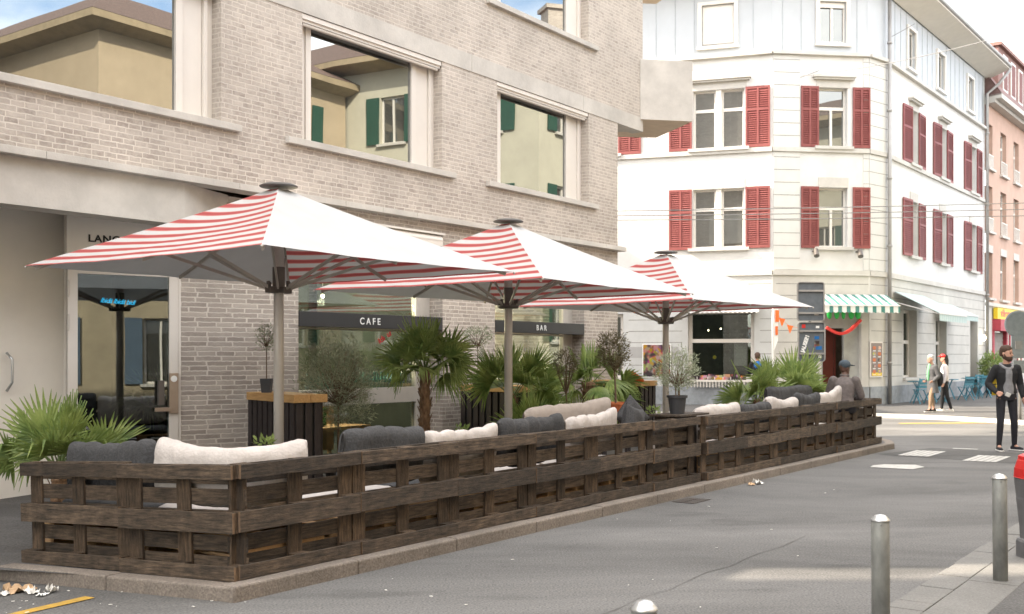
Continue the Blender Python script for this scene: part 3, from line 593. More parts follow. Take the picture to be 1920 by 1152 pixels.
face_wall(AB,4.97,-9,wAB,.22,manAB,'wall'); face_wall(BC,3.205,0,wBC,.25,manBC,'wall'); face_wall(CD,1.086,0,[],.2,[],'wall'); face_wall(DE,12.9,0,wDE,.34,manDE,'wall')
mb=MB(); q=[PA2,tuple(Vector(PA2)+Vector((2,14))),tuple(Vector(PE)+Vector((-9,7))),PE]
for a,b in zip(q,q[1:]): wallxy(mb,a,b,0,14)
part(mb,'back_wall',M['white'],WH)
# ground floor, pale grey ashlar with grooves
SH=(2.32,4.42,.92,3.12); gAB=[SH,(-2.6,.20,.95,3.05)]; gBC=[(1.62,2.95,.1,3.05)]; gDE=[(1.70,3.22,.92,3.25),(5.55,7.0,.88,3.08),(10.46,11.65,.1,3.25)]
STRIP=mat('strip_white',(.64,.635,.61),.85,var=.03)
gst=mat('grey_ashlar',(.57,.57,.555),.85,var=.04,vs=2.5,dirt=.1); gst2=mat('sand_ashlar',(.58,.56,.52),.85,var=.05,vs=2.5,dirt=.12)
for Mx,L0,L,h,mm in ((AB,-9,4.97,gAB,gst),(BC,0,3.205,gBC,gst2),(CD,0,1.086,[],gst2),(DE,0,12.9,gDE,gst2)):
    mb=MB(Mx); mb.panel(L0,L,.68,4.22,[(a,b,max(c,.68),e) for a,b,c,e in h],-.02,.35); mb.k=1
    for k in range(9):
        z=.98+.37*k
        if z>4.1: break
        xs=[L0+.12]+sorted(sum([[a-.18,b+.18] for a,b,c,e in h if c-.1<z<e+.15],[]))+[L-.02]
        for a,b in zip(xs[::2],xs[1::2]):
            if b-a>.1: mb.box(a,b,-.0235,-.01,z,z+.022)
    part(mb,'ground_floor_wall',[mm,M['groove']],WH)
    mb=MB(Mx); mb.panel(L0,L,.0,.68,[(a,b,0,.68) for a,b,c,e in h if c<.5],-.06,.3); mb.quad((L0,-.06,.68),(L,-.06,.68),(L,-.02,.68),(L0,-.02,.68)); part(mb,'plinth',M['plinthblue'],WH)
# trim bands
def band(Mx,L0,L,z0,z1,o,m='stone',name='stone_band'):
    mb=MB(Mx); mb.box(L0,L,-o,.1,z0,z1); return part(mb,name,M[m],WH)
for Mx,L0,L in ((AB,-9,4.97),(BC,0,3.205),(CD,0,1.086),(DE,0,12.9)):
    band(Mx,L0,L,4.222,4.378,.09); band(Mx,L0,L,8.13,8.27,.08); band(Mx,L0,L,11.2,11.3,.14)
# rusticated corner strips
for Mx,x0,x1 in ((BC,.03,.90),(BC,3.02,3.20),(CD,.01,1.07)):
    for z0,z1 in ((4.4,8.12),(8.28,11.19)):
        mb=MB(Mx); mb.box(x0,x1,-.03,.05,z0,z1); mb.k=1; z=z0+.35
        while z<z1-.1: mb.box(x0,x1,-.034,-.02,z,z+.018); z+=.40
        part(mb,'corner_strip',[mat('strip_white',(.66,.655,.63),.85,var=.03) if 'STRIP' not in globals() else STRIP,M['groove']],WH)
# attic cladding seams, eaves, roof
ev=[Vector((*PA2,13.75)),Vector((*PB_,13.75)),Vector((*PC,13.75)),Vector((*PD,13.75)),Vector((*PE,13.75))]
cen=Vector((5,44,0))
def off(p,o):   # push a corner outward
    d=(Vector((p.x,p.y,0))-cen); d.normalize(); return Vector((p.x+d.x*o,p.y+d.y*o,p.z))
def offp(i,o):
    dirs=[]
    for a,b in ((i-1,i),(i,i+1)):
        if 0<=a and b<len(ev): d=(ev[b]-ev[a]).normalized(); dirs.append(Vector((d.y,-d.x,0)))
    n=sum(dirs,Vector((0,0,0))).normalized(); k=o/max(.5,n.dot(dirs[0])); return ev[i]+n*k
o0=[offp(i,0) for i in range(5)]; o1=[offp(i,.9) for i in range(5)]
for i in range(5): o1[i].z=13.75; 
o1[4]+= (ev[4]-ev[3]).normalized()*.5; e4=ev[4]+(ev[4]-ev[3]).normalized()*.5; o0[4]=e4
mb=MB()
for i in range(4):
    mb.quad(o0[i]-Vector((0,0,.3)),o0[i+1]-Vector((0,0,.3)),o1[i+1],o1[i]); 
    up1,up2=o1[i]+Vector((0,0,.16)),o1[i+1]+Vector((0,0,.16)); mb.quad(o1[i],o1[i+1],up2,up1)
mb.quad(o0[4]-Vector((0,0,.3)),o0[4]+Vector((0,0,.3)),o1[4]+Vector((0,0,.16)),o1[4])
part(mb,'eaves',mat('eaves_cream',(.72,.68,.60),.8,var=.05),WH)
mb=MB()
for i in range(4):
    mb.tube([o1[i]+Vector((0,0,.13)),o1[i+1]+Vector((0,0,.13))],.085,10)
part(mb,'gutter',M['zinc'],WH)
mb=MB(); top=Vector((7,46,18.5))
for i in range(4): mb.add([o1[i]+Vector((0,0,.2)),o1[i+1]+Vector((0,0,.2)),top],[(0,1,2)])
mb.add([o1[4]+Vector((0,0,.2)),Vector((11,52,14)),top],[(0,1,2)]); mb.add([Vector((11,52,14)),o1[0],top],[(0,1,2)])
rf=part(mb,'roof',M['roof'],WH)
mb=MB(DE@Matrix.Translation((2.6,2.2,15.0))); mb.box(-.9,.9,-1.1,1.5,-.4,2.2); dm=part(mb,'dormer',M['mansard'],rf)
# drain pipes
mb=MB(); k=CD@Vector((1.02,-.14,0)); mb.tube([(k.x,k.y,.1),(k.x,k.y,13.7)],.062,10)
for z in (1.4,3.2,5.2,7.4,9.6,11.8): mb.tube([(k.x,k.y,z),(k.x,k.y,z+.07)],.085,10)
part(mb,'drain_pipe',M['zinc'],WH,smooth=True)
mb=MB(); k=DE@Vector((12.75,-.14,0)); k2=DE@Vector((13.2,-.95,13.7)); mb.tube([(k.x,k.y,.1),(k.x,k.y,12.7),((k.x+k2.x)/2,(k.y+k2.y)/2,13.1),k2],.062,10)
for z in (1.4,4.2,8.0,11.0): mb.tube([(k.x,k.y,z),(k.x,k.y,z+.07)],.085,10)
part(mb,'drain_pipe',M['zinc'],WH,smooth=True)
# windows
def casement(Mx,a,b,z0,z1,y,double=False,parent=WH,trans=.66,sill=True,head=0,fr='whiteframe',gl='glassold',blind=0):
    F=MB(Mx); W=.06
    cols=[(a,(a+b)/2-.09),((a+b)/2+.09,b)] if double else [(a,b)]
    if double: F.box((a+b)/2-.088,(a+b)/2+.088,y-.16,y+.04,z0+.001,z1-.001)
    zt=z0+(z1-z0)*trans; G=MB(Mx)
    for x0,x1 in cols:
        F.box(x0+.001,x0+W,y-.03,y+.04,z0,z1); F.box(x1-W,x1-.001,y-.03,y+.04,z0,z1); F.box(x0+W,x1-W,y-.03,y+.04,z0,z0+W); F.box(x0+W,x1-W,y-.03,y+.04,z1-W,z1); F.box(x0+W,x1-W,y-.045,y+.04,zt-.05,zt+.05)
        if not double and x1-x0>.75: F.box((x0+x1)/2-.04,(x0+x1)/2+.04,y-.04,y+.03,z0+W,zt-.05)
        G.box(x0+W,x1-W,y+.0,y+.012,z0+W,zt-.05); G.box(x0+W,x1-W,y+.0,y+.012,zt+.05,z1-W)
    w=part(F,'window',M[fr],parent); part(G,'pane',M[gl],w)
    if sill: s=MB(Mx); s.box(a-.16,b+.16,-.13,.12,z0-.10,z0-.003); part(s,'sill',M['stone'],w)
    if head==1: s=MB(Mx); s.box(a-.02,b+.02,-.025,.06,z1+.002,z1+.32); part(s,'lintel',M['stone'],w)
    if head==2:
        s=MB(Mx); s.box(a-.08,b+.08,-.02,.06,z1+.002,z1+.24); s.box(a-.18,b+.18,-.14,.08,z1+.24,z1+.30); s.box(a-.22,b+.22,-.20,.08,z1+.30,z1+.36); part(s,'cornice',M['stone'],w)
    if blind: s=MB(Mx); s.box(a+.02,b-.02,y-.07,y-.035,z0+blind,z1-.01); part(s,'roller_blind',M['whiteframe'],w)
    return w
SHM={}
def shutter_mesh(w,h,cols):
    key=(round(w,2),round(h,2),cols)
    if key in SHM: return SHM[key]
    mb=MB(); st=.055; mb.box(0,st,-.022,.022,0,h); mb.box(w-st,w,-.022,.022,0,h); mb.box(st,w-st,-.02,.02,0,.10); mb.box(st,w-st,-.02,.02,h-.08,h); mb.box(st,w-st,-.021,.021,h*.62-.04,h*.62+.04)
    if cols==2: mb.box(w/2-.03,w/2+.03,-.024,.02,.10,h-.08)
    z=.13
    while z<h-.10:
        if abs(z+.03-h*.62)>.055: mb.add([(st,-.02,z),(w-st,-.02,z),(w-st,.012,z+.045),(st,.012,z+.045),(st,-.014,z+.008),(w-st,-.014,z+.008),(w-st,.018,z+.053),(st,.018,z+.053)],[(0,1,2,3),(7,6,5,4),(0,4,5,1),(3,2,6,7)])
        z+=.068
    mb.box(st,w-st,.013,.02,.1,h-.08)
    SHM[key]=mb.mesh('shutter',[M['shutter']]); return SHM[key]
def shutter(Mx,x,z0,z1,w,cols=2,parent=WH,swing=0,y=-.045):
    me=shutter_mesh(w,z1-z0,cols); o=bpy.data.objects.new('shutter',me); C.objects.link(o); o.parent=parent
    o.matrix_local=WM[parent].inverted()@Mx@Matrix.Translation((x,y,z0))@Matrix.Rotation(swing,4,'Z'); return o
for a,b in wAB:
    if a>-1: casement(AB,a,b,*F1,.18,True,head=1)
    casement(AB,a,b,*F2,.18,True,head=2)
    for z in ((F1,F2) if a>-1 else (F2,)): shutter(AB,a-.78,z[0]-.04,z[1]+.02,.74); shutter(AB,b+.05,z[0]-.04,z[1]+.02,.76)
for a,b in wBC:
    casement(BC,a,b,*F1,.22,head=1); casement(BC,a,b,*F2,.22,head=2)
    for z in (F1,F2): shutter(BC,a-.60,z[0]-.04,z[1]+.02,.58); shutter(BC,b+.16,z[0]-.04,z[1]+.02,.58)
for a,b in wDE:
    casement(DE,a,b,*F1,.30,head=1); casement(DE,a,b,*F2,.30,head=2)
    for z in (F1,F2): shutter(DE,a-.88,z[0]-.04,z[1]+.02,.84,1,swing=-.06); shutter(DE,b+.05,z[0]-.04,z[1]+.02,.86,1,swing=.03)
for Mx,ws in ((AB,manAB),(BC,manBC),(DE,manDE)):
    for a,b in ws:
        mb=MB(Mx)
        for q in ((a-.13,a,11.60,13.05),(b,b+.13,11.60,13.05),(a,b,12.95,13.05)): mb.box(q[0],q[1],-.02,.06,q[2],q[3])
        mb.box(a-.16,b+.16,-.06,.06,11.52,11.60); part(mb,'window_surround',M['whiteframe'],WH)
for Mx,ws,bl in ((AB,manAB,.06),(BC,manBC,1.12),(DE,manDE,0)):
    for a,b in ws: casement(Mx,a,b,*F3,.16,sill=False,blind=bl,trans=.99)
# ground floor openings
def shopfront(Mx,a,b,z0,z1,y,split,fr='cream'):
    F=MB(Mx); F.box(a+.001,a+.12,y-.05,y+.05,z0,z1); F.box(b-.12,b-.001,y-.05,y+.05,z0,z1); F.box(a+.12,b-.12,y-.05,y+.05,z1-.1,z1); F.box(a+.12,b-.12,y-.05,y+.05,z0,z0+.07); F.box(a+.12,b-.12,y-.06,y+.05,split-.06,split+.06)
    w=part(F,'shop_window',M[fr],WH); G=MB(Mx); G.box(a+.12,b-.12,y,y+.012,z0+.07,split-.06); G.box(a+.12,b-.12,y,y+.012,split+.06,z1-.1); part(G,'pane',M['glassclear'],w)
    r=MB(Mx); r.box(a-.5,b+.5,2.2,2.3,0,3.6); r.box(a-.6,a-.5,y+.2,2.3,0,3.6); r.box(b+.5,b+.6,y+.2,2.3,0,3.6); r.box(a-.6,b+.6,y+.2,2.3,0,.5); r.box(a-.6,b+.6,y+.2,2.3,3.4,3.6); part(r,'room',M['interior2'],w)
    s=MB(Mx); s.box(a-.08,b+.08,-.12,.1,z0-.09,z0-.003); part(s,'sill',M['stone'],w); return w
sw=shopfront(AB,2.32,4.42,.92,3.12,.2,2.15); sw2=shopfront(AB,-2.6,.20,.95,3.05,.2,2.15); shopfront(DE,1.70,3.22,.92,3.25,.3,2.15); shopfront(DE,5.55,7.0,.88,3.08,.3,2.15)
mb=MB(AB); mb.box(3.75,4.15,.35,.37,1.35,2.08); part(mb,'menu_sheet',M['cbeige'],sw)
mb=MB(AB); mb.box(2.42,4.40,-.20,-.16,.84,.90); mb.box(2.42,4.4,-.16,.1,.86,.895)
for i in range(20): mb.box(2.44+i*.098,2.47+i*.098,-.21,-.16,.66,.84)
part(mb,'shop_shelf',M['cream'],WH)
mb=MB(AB); rng=random.Random(8); x=2.45
for w_ in (.2,.34,.22,.26,.24,.3,.2): mb.box(x,x+w_-.03,-.175,-.16,.905,1.09-rng.uniform(0,.05)); x+=w_
part(mb,'food_pictures',M['food'],WH)
for x,z,k in ((2.9,2.5,1),(3.3,2.55,1),(3.1,1.62,0)):
    mb=MB(AB); mb.ball((x,.6,z),.024 if k else .06); part(mb,'ceiling_lamp',M['lamp'] if k else M['yellow'],sw,smooth=True)
text('graffiti','C  o',.24,AB@Matrix.Translation((.42,-.026,.98))@TXT,mat('purple_ink',(.22,.17,.32),.7),WH,.001,-.004)
mb=MB(AB); mb.box(.38,2.02,-.028,-.018,1.60,1.96); part(mb,'painted_panel',mat('faded_grey_panel',(.40,.39,.38),.9,var=.05),WH)
# doorways
mb=MB(BC); mb.box(1.62,1.72,.12,.25,.1,3.05); mb.box(2.42,2.52,.12,.25,.1,3.05); mb.box(1.62,2.52,.10,.25,2.55,3.05); mb.box(2.52,2.95,.16,.2,.1,3.05); d=part(mb,'door_frame',mat('grey_door_frame',(.36,.36,.34),.6),WH)
mb=MB(BC); mb.box(1.72,2.42,.9,.95,.1,2.6); mb.box(2.45,2.5,.9,.95,.1,2.6); part(mb,'doorway_back',M['redwood'],d)
mb=MB(DE); mb.box(10.48,10.85,.3,.34,.1,3.2); mb.box(10.86,11.64,.3,.33,.1,3.2); d=part(mb,'door',M['aludark'],WH); mb=MB(DE); mb.box(10.95,11.6,.26,.3,2.6,3.2); part(mb,'transom_window',M['glassold'],d)
# awnings
def awning(Mx,a,b,z,drop,out,m,val=.22,scal=0,name='awning',parent=WH,frame=True):
    A=MB(Mx); L=b-a
    A.quad((a,-.06,z),(b,-.06,z),(b,-out,z-drop),(a,-out,z-drop),uv=[(0,0),(L,0),(L,.5),(0,.5)])
    A.quad((a,-.06,z-.02),(a,-out,z-drop-.02),(b,-out,z-drop-.02),(b,-.06,z-.02),uv=[(0,0),(0,.5),(L,.5),(L,0)])
    n=max(4,int(L/.14)); 
    for i in range(n):
        x0=a+L*i/n; x1=a+L*(i+1)/n; xm=(x0+x1)/2; zz=z-drop-.03
        A.add([(x0,-out,zz),(x1,-out,zz),(x1,-out-.005,zz-val+.035),(xm,-out-.012,zz-val),(x0,-out-.005,zz-val+.035)],[(0,1,2,3,4)],[[(x0-a,0),(x1-a,0),(x1-a,.2),(xm-a,.2),(x0-a,.2)]])
    o=part(A,name,m,parent)
    B=MB(Mx); B.box(a-.01,b+.01,-out-.02,-out+.01,z-drop-.035,z-drop+.01); B.bar((a+.1,-.05,z-.35),(a+.05,-out,z-drop-.03),.03,.03); B.bar((b-.1,-.05,z-.35),(b-.05,-out,z-drop-.03),.03,.03); part(B,'awning_frame',M['awningwhite'],o)
    return o
awning(BC,1.30,3.75,3.62,.38,1.0,M['awning'])
awning(DE,.55,3.9,3.80,.75,1.5,M['awningpale'],val=.24); awning(DE,5.3,7.6,3.62,.45,1.0,M['awningpale'],val=.2)
awning(AB,2.3,4.62,3.42,.22,.7,M['awningwhite'],.16)
# curved painted sign over the door, globe lamp, spotlights under the corner window
mb=MB(BC); pts=[(1.58+1.12*t,-.5,2.55-.30*math.sin(math.pi*t)+ .25*t) for t in [i/12 for i in range(13)]]
for p,q in zip(pts,pts[1:]): mb.bar(p,q,.10,.09,up=(0,0,1))
part(mb,'arched_sign',M['red'],WH)
mb=MB(BC)
for x,w_ in ((1.62,.17),(1.86,.17),(2.08,.14),(2.34,.2),(2.56,.2)): mb.ball((x,-.62,2.98),w_/2,.05,.17)
part(mb,'green_sign_letters',M['neon'],WH,smooth=True)
mb=MB(DE); mb.ball((12.15,-.12,2.42),.11,.11,.13); part(mb,'globe_lamp',M['lamp'],WH,smooth=True)
mb=MB(BC)
for x in (1.33,2.78): mb.bar((x,-.02,4.98),(x,-.30,5.0),.05,.05); mb.tube([(x,-.26,5.02),(x-.04,-.42,4.80)],[.07,.09],10)
part(mb,'spotlight',M['aludark'],WH)
# posters and menu boards hung on the walls
def flat_board(Mx,x0,x1,z0,z1,y,name,label,cat,frame,inner,pad=.04):
    t=thing(name,label,cat,Mx@Matrix.Translation(((x0+x1)/2,y,z0)))
    b=MB(Mx); b.box(x0,x1,y-.03,y,z0,z1); part(b,'frame',M[frame],t)
    b=MB(Mx); b.box(x0+pad,x1-pad,y-.036,y-.03,z0+pad,z1-pad); part(b,'picture',inner,t); return t
flat_board(AB,.84,1.78,.96,2.06,-.03,'poster','white framed poster of many small bright pictures on the grey ground floor wall','poster','letter',M['poster'],.03)
pb=mat('menu_ground',(.20,.15,.12),.5,var=.1)
for Mx,x0,x1,lab in ((BC,2.86,3.20,None),):
    pass
mbd=flat_board(CD,-.02,.70,.98,2.12,-.05,'menu_board','tall framed menu board with rows of food pictures right of the shop door','menu board','cream',pb)
for side in (0,):
    for r_ in range(5):
        for c_ in range(2):
            b=MB(CD@Matrix.Translation((.19+c_*.30,-.088,1.92-r_*.19))@Matrix.Rotation(R(90),4,'X')); b.lathe([(.001,0),(.095,0),(.095,.004),(.001,.005)],14,sy=.62); part(b,'food_picture',M['food'] if (r_+c_)%2 else M['terracotta'],mbd)
            b=MB(CD); b.box(.11+c_*.30,.27+c_*.30,-.09,-.086,1.815-r_*.19,1.835-r_*.19); part(b,'caption_bar',M['letter'],mbd)
b=MB(CD); b.box(.05,.63,-.09,-.086,1.03,1.13); part(b,'price_strip',M['yellow'],mbd)
flat_board(BC,.80,1.30,1.25,2.1,-.03,'menu_board','small framed menu board half hidden behind the road sign plates','menu board','cream',pb)
b=MB(CD); 
# ================================================================ pink house beyond
PG=(20.15,45.3); PG2=(38,68.9)
PK=FM(PG,PG2)
PH=thing('pink_house','salmon pink terraced house with tall narrow windows beside the white corner house','building',PK@Matrix.Translation((3,0,0)))
cols=[(-.0+.25,1.05),(2.5,3.6),(5.05,6.1),(7.6,8.7),(10.2,11.3),(12.8,13.9)]
rows=[(4.15,6.1),(7.0,8.95),(9.7,11.6)]
mb=MB(PK); mb.panel(0,26,3.95,12.4,[(a,b,c,d) for a,b in cols for c,d in rows],0,.3); part(mb,'wall',M['pink'],PH)
mb=MB(PK); mb.panel(0,26,0,3.8,[(1.0,3.7,.1,2.75),(4.1,6.6,.1,2.75)],0,.3); part(mb,'ground_floor_wall',gst2,PH)
mb=MB(PK); mb.box(0,26,-.1,.1,3.8,3.95); mb.box(0,26,-.35,.1,12.4,12.55); mb.box(0,26,-.6,.1,12.55,12.75); part(mb,'cornice',M['stone'],PH)
mb=MB(PK); mb.quad((0,-.6,12.76),(26,-.6,12.76),(26,1.2,15.5),(0,1.2,15.5)); mb.quad((0,1.2,15.5),(26,1.2,15.5),(26,9,17),(0,9,17)); mb.quad((0,-.6,12.7),(0,1.2,15.5),(0,9,17),(0,9,12)); r=part(mb,'roof',mat('brown_mansard',(.20,.12,.11),.8,var=.15,vs=6),PH)
mb=MB(PK); mb.box(1.2,9,-.2,2.5,13.0,15.1); mb.box(1.1,9.1,-.35,2.5,15.1,15.25); d=part(mb,'dormer',mat('dormer_brown',(.25,.14,.12),.8),r)
for x in (2.0,3.5,5.0,6.5): 
    mb=MB(PK); mb.box(x,x+.9,-.23,-.15,13.3,14.9); f=part(mb,'window',M['whiteframe'],r); mb=MB(PK); mb.box(x+.12,x+.78,-.24,-.2,13.4,14.8); part(mb,'pane',M['redwood'],f)
for a,b in cols:
    for i,(c,d) in enumerate(rows):
        w=casement(PK,a,b,c,d,.2,parent=PH,sill=True,head=1 if i==0 else 0)
        if i:
            g=MB(PK)
            for k in range(8): g.box(a+(b-a)*k/7-.012,a+(b-a)*k/7+.012,-.05,-.03,c,c+.55)
            g.box(a,b,-.055,-.025,c+.55,c+.59); part(g,'balcony_rail',M['whiteframe'],w)
for a,b in ((1.0,3.7),(4.1,6.6)):
    mb=MB(PK); mb.box(a,a+.25,-.05,.2,.1,2.75); mb.box(b-.25,b,-.05,.2,.1,2.75); mb.box(a,b,-.35,.2,2.75,3.25); f=part(mb,'shop_frame',mat('raspberry_paint',(.42,.05,.07),.6),PH)
    mb=MB(PK)
    for k in range(26): mb.box(a+.25,b-.25,.1+(k%2)*.015,.2,.12+k*.1,.12+k*.1+.1)
    part(mb,'roller_shutter',mat('roller_shutter_tan',(.28,.24,.21),.7),f)
ys=thing('shop_sign','long yellow sign with red lettering above the red shop front','sign',PK@Matrix.Translation((3.3,-.1,3.3)))
mb=MB(PK); mb.box(1.0,6.0,-.22,-.05,3.27,3.75); part(mb,'sign_panel',M['yellow'],ys)
text('sign_letters','vibereen.ch',.46,PK@Matrix.Translation((1.55,-.23,3.40))@TXT@Matrix.Scale(1.35,4,(1,0,0)),M['red'],ys,.003,.012,1.2)
# ================================================================ houses across the street (seen mirrored in the panes)
def house(name,label,poly,H,m,floors,shut,eave=.5,rh=2.0,g0=3.2,nohole=(),colx={}):
    t=thing(name,label,'building',Matrix.Translation((*P(*poly[0]).xy,0)))
    pts=[P(u,v) for u,v in poly]; n=len(pts); W_=MB()
    for i in range(n):
        a,b=pts[i],pts[(i+1)%n]; Mx=FM(a.xy,b.xy); L=(b-a).length; wl=MB(Mx); 
        k=0 if i in nohole else int(L//2.6); hs=[]
        for x in colx.get(i,[(j+.5)*L/k for j in range(k)]):
            for z0,z1 in floors: hs.append((x-.45,x+.45,z0,z1))
        W_.M=Mx; W_.panel(0,L,0,H,hs,0,.2)
        for h in hs:
            F=MB(Mx); a_,b_,c,d=h; F.box(a_,a_+.06,.1,.16,c,d); F.box(b_-.06,b_,.1,.16,c,d); F.box(a_,b_,.1,.16,c,c+.06); F.box(a_,b_,.1,.16,d-.06,d); F.box((a_+b_)/2-.03,(a_+b_)/2+.03,.09,.16,c,d); w=part(F,'window',M['whiteframe'],t)
            G=MB(Mx); G.box(a_+.06,b_-.06,.13,.14,c+.06,d-.06); part(G,'pane',M['glassold'],w)
            S=MB(Mx); S.box(a_-.5,a_-.04,-.06,-.02,c,d); S.box(b_+.04,b_+.5,-.06,-.02,c,d); part(S,'shutter',shut,w)
            S=MB(Mx); S.box(a_-.1,b_+.1,-.1,.05,c-.08,c-.002); part(S,'sill',M['stone'],w)
    part(W_,'wall',m,t)
    cen=sum(pts,Vector())/n; ring=[]
    for i in range(n):
        a,b,c=pts[i-1],pts[i],pts[(i+1)%n]; d1=(b-a).normalized(); d2=(c-b).normalized(); n1=Vector((d1.y,-d1.x,0)); n2=Vector((d2.y,-d2.x,0)); m_=(n1+n2).normalized(); ring.append(b+m_*(eave/max(.4,m_.dot(n1))))
    E_=MB(); z=Vector((0,0,H-.1)); 
    for i in range(n):
        j=(i+1)%n; E_.quad(pts[i]+z-Vector((0,0,.15)),pts[j]+z-Vector((0,0,.15)),ring[j]+z,ring[i]+z); E_.quad(ring[i]+z,ring[j]+z,ring[j]+z+Vector((0,0,.18)),ring[i]+z+Vector((0,0,.18)))
    part(E_,'eaves',mat('timber_eaves',(.36,.29,.19),.8),t)
    Rf=MB(); top=[p.lerp(cen,.55)+Vector((0,0,H+rh)) for p in pts]; z2=Vector((0,0,H+.09))
    for i in range(n): j=(i+1)%n; Rf.quad(ring[i]+z2,ring[j]+z2,top[j],top[i])
    Rf.add(top,[tuple(range(n))]); r=part(Rf,'roof',M['roof'],t)
    ch=MB(); c0=pts[0].lerp(cen,.5); ch.box(c0.x-.4,c0.x+.4,c0.y-.4,c0.y+.4,H+.5,H+rh+1.6); ch.box(c0.x-.5,c0.x+.5,c0.y-.5,c0.y+.5,H+rh+1.6,H+rh+1.75); part(ch,'chimney',M['brick'],r)
    return t
# polygons run so that their walls face outward
house('yellow_house','warm yellow rendered house with green shutters across the street from the cafe',[(24.9,-3.0),(16.0,-3.0),(16.0,-15),(24.9,-15)],10.3,M['yrender'],[(2.0,3.7),(5.0,6.6),(8.0,9.5)],M['gshutter'],nohole=(1,),colx={0:[2.0,5.2],1:[]})
house('cream_house','cream house with green shutters standing forward into the street across the junction',[(37,3.9),(25.9,3.9),(25.0,-3.0),(25.0,-15),(37,-15)],11.0,M['crender'],[(2.1,3.8),(5.2,6.8),(8.4,9.9)],M['gshutter'],eave=.7)
house('khaki_house','khaki rendered house with blue shutters across the street left of the yellow one',[(12.6,-6.0),(0.5,-6.0),(.5,-17),(12.6,-17)],11.6,mat('khaki_render',(.40,.34,.24),.9,var=.08,vs=2,dirt=.2),[(.9,2.7),(3.9,5.5),(6.8,8.4)],M['bshutter'])
house('ochre_house','ochre house at the near end of the far side of the street',[(0.0,-3.4),(-16,-3.4),(-16,-15),(0,-15)],12.5,M['yrender'],[(.9,2.7),(4,5.6),(7,8.6),(10,11.6)],M['gshutter'])
# buildings on the near side left of the brick one, and along the side street
def block(name,label,pts,H,m):
    t=thing(name,label,'building',Matrix.Translation((*pts[0],0))); mb=MB(); n=len(pts)
    mb.prism(pts,-.3,H); part(mb,'wall',m,t); mb=MB(); mb.prism([tuple(Vector(p).lerp(sum((Vector(q) for q in pts),Vector((0,0)))/n,-.03)) for p in pts],H,H+.4); part(mb,'roof',M['roof'],t); return t
la=P(1.75,10.6).xy
block('sun_gap_annex','unseen low annex added beside the brick building to let a streak of sun through',[tuple(la),tuple(l0-Vector((.02,0))),(l0.x-9,l0.y),(la.x-9,la.y)],6.0,M['crender'])  # invented low block, its height lets a sun streak reach the road
lb=P(-30,10.6).xy
block('neighbour_house','tall rendered house left of the brick building',[tuple(lb),tuple(la-Vector((0,.02))),(la.x-12,la.y-.02),(lb.x-12,lb.y+6)],15,M['crender'])
block('shading_house','unseen tall house added along the side street to shade the far pavement',[(-34,30.9+.6),(-13.5,29.4),(-13,44),(-34,46)],17,M['crender'])  # out of view, placed and sized to keep sun off the far pavement
# ================================================================ overhead wires
def wire(name,label,a,b,sag=.1,r=.011):
    a,b=Vector(a),Vector(b); mb=MB(); pts=[a.lerp(b,t)-Vector((0,0,sag*4*t*(1-t))) for t in [i/16 for i in range(17)]]; mb.tube(pts,r,6)
    o=part(mb,name,M['wire'],None); tag(o,label,'wire',None); return o
def px(x,y,t): return Vector(((x-960)/2000*t,t,1.66+(668-y)/2000*t))
for (y0,y1,ym,l) in ((394,378,'top','topmost'),(403,390,'mid','middle'),(411,402,'low','lowest')):
    a=px(1160,y0,25); b=px(1930,y1,27); d=(b-a); wire('overhead_wire',f'{l} of the three thin wires crossing in front of the lower red shutters',a-d*.25,b+d*.4,.05)
wire('overhead_wire','thin wire rising gently from the corner house cornice to the upper right',px(1500,143,33.6),px(1990,35,26),.2)
wire('overhead_wire','thin wire running steeply from below the attic to the eaves',px(1500,146,33.6),px(1715,45,35.5),.1)
# ================================================================ pallets of the terrace fence
def pallet(label, Mx, short=False):
    t=thing('pallet',label,'pallet',Mx,'stained pallets standing on edge as the terrace fence')
    for z0,z1 in ((0,.1),(.3275,.4725),(.70,.80)): o=part(MB().box(.002,1.198,0,.022,z0,z1),'face_board',[M['wood'],M['woodend']],t,world=False,bevel=.003); [setattr(p,'material_index',1) for p in o.data.polygons if abs(p.normal.x)>.9]
    for x in (0,.5275,1.055):
        for z0,z1 in ((.001,.099),(.329,.471),(.701,.799)): part(MB().box(x+.004,x+.141,.0225,.0995,z0,z1),'spacer_block',M['woodz'],t,world=False)
    for x in (0,.5275,1.055): part(MB().box(x+.003,x+.142,.10,.1215,0.002,.798),'crosspiece',M['woodz'],t,world=False,bevel=.003)
    for z0,z1 in ((0.003,.145),(.180,.292),(.3275,.4725),(.508,.622),(.655,.797)): part(MB().box(.003,1.197,.122,.144,z0,z1),'back_board',M['wood'],t,world=False,bevel=.003)
    return t
side={0:'pallet of the short fence side at the far left end of the terrace',1:'pallet of the short fence side next to the near terrace corner'}
cornerL=P(4.83,5.82,.106); leftE=Vector((-3.94,8.57,-.004))
dvec=(cornerL-leftE); Ld=dvec.length; ux=dvec.normalized(); uy=Vector((-ux.y,ux.x,0)).normalized(); uz=ux.cross(uy)
def smat(s,jy=0,jz=0):
    m=Matrix.Identity(4); m.col[0][:3]=ux; m.col[1][:3]=uy; m.col[2][:3]=uz; p=cornerL-ux*s+uy*jy+Vector((0,0,jz)); m.col[3][:3]=p; return m
def jit(o,sd):
    r_=random.Random(sd)
    for c in o.children:
        if c.name.startswith('spacer'): continue
        k=1 if 'board' in c.name else .6
        c.location=(r_.uniform(-.006,.006)*k,r_.uniform(-.003,.0),r_.uniform(-.006,.006)*k); c.rotation_euler=(0,r_.uniform(-.005,.005)*k,0)
    return o
p0=pallet(side[1],smat(1.205)); jit(dup(p0,smat(2.41,.012,.004),side[0]),1)
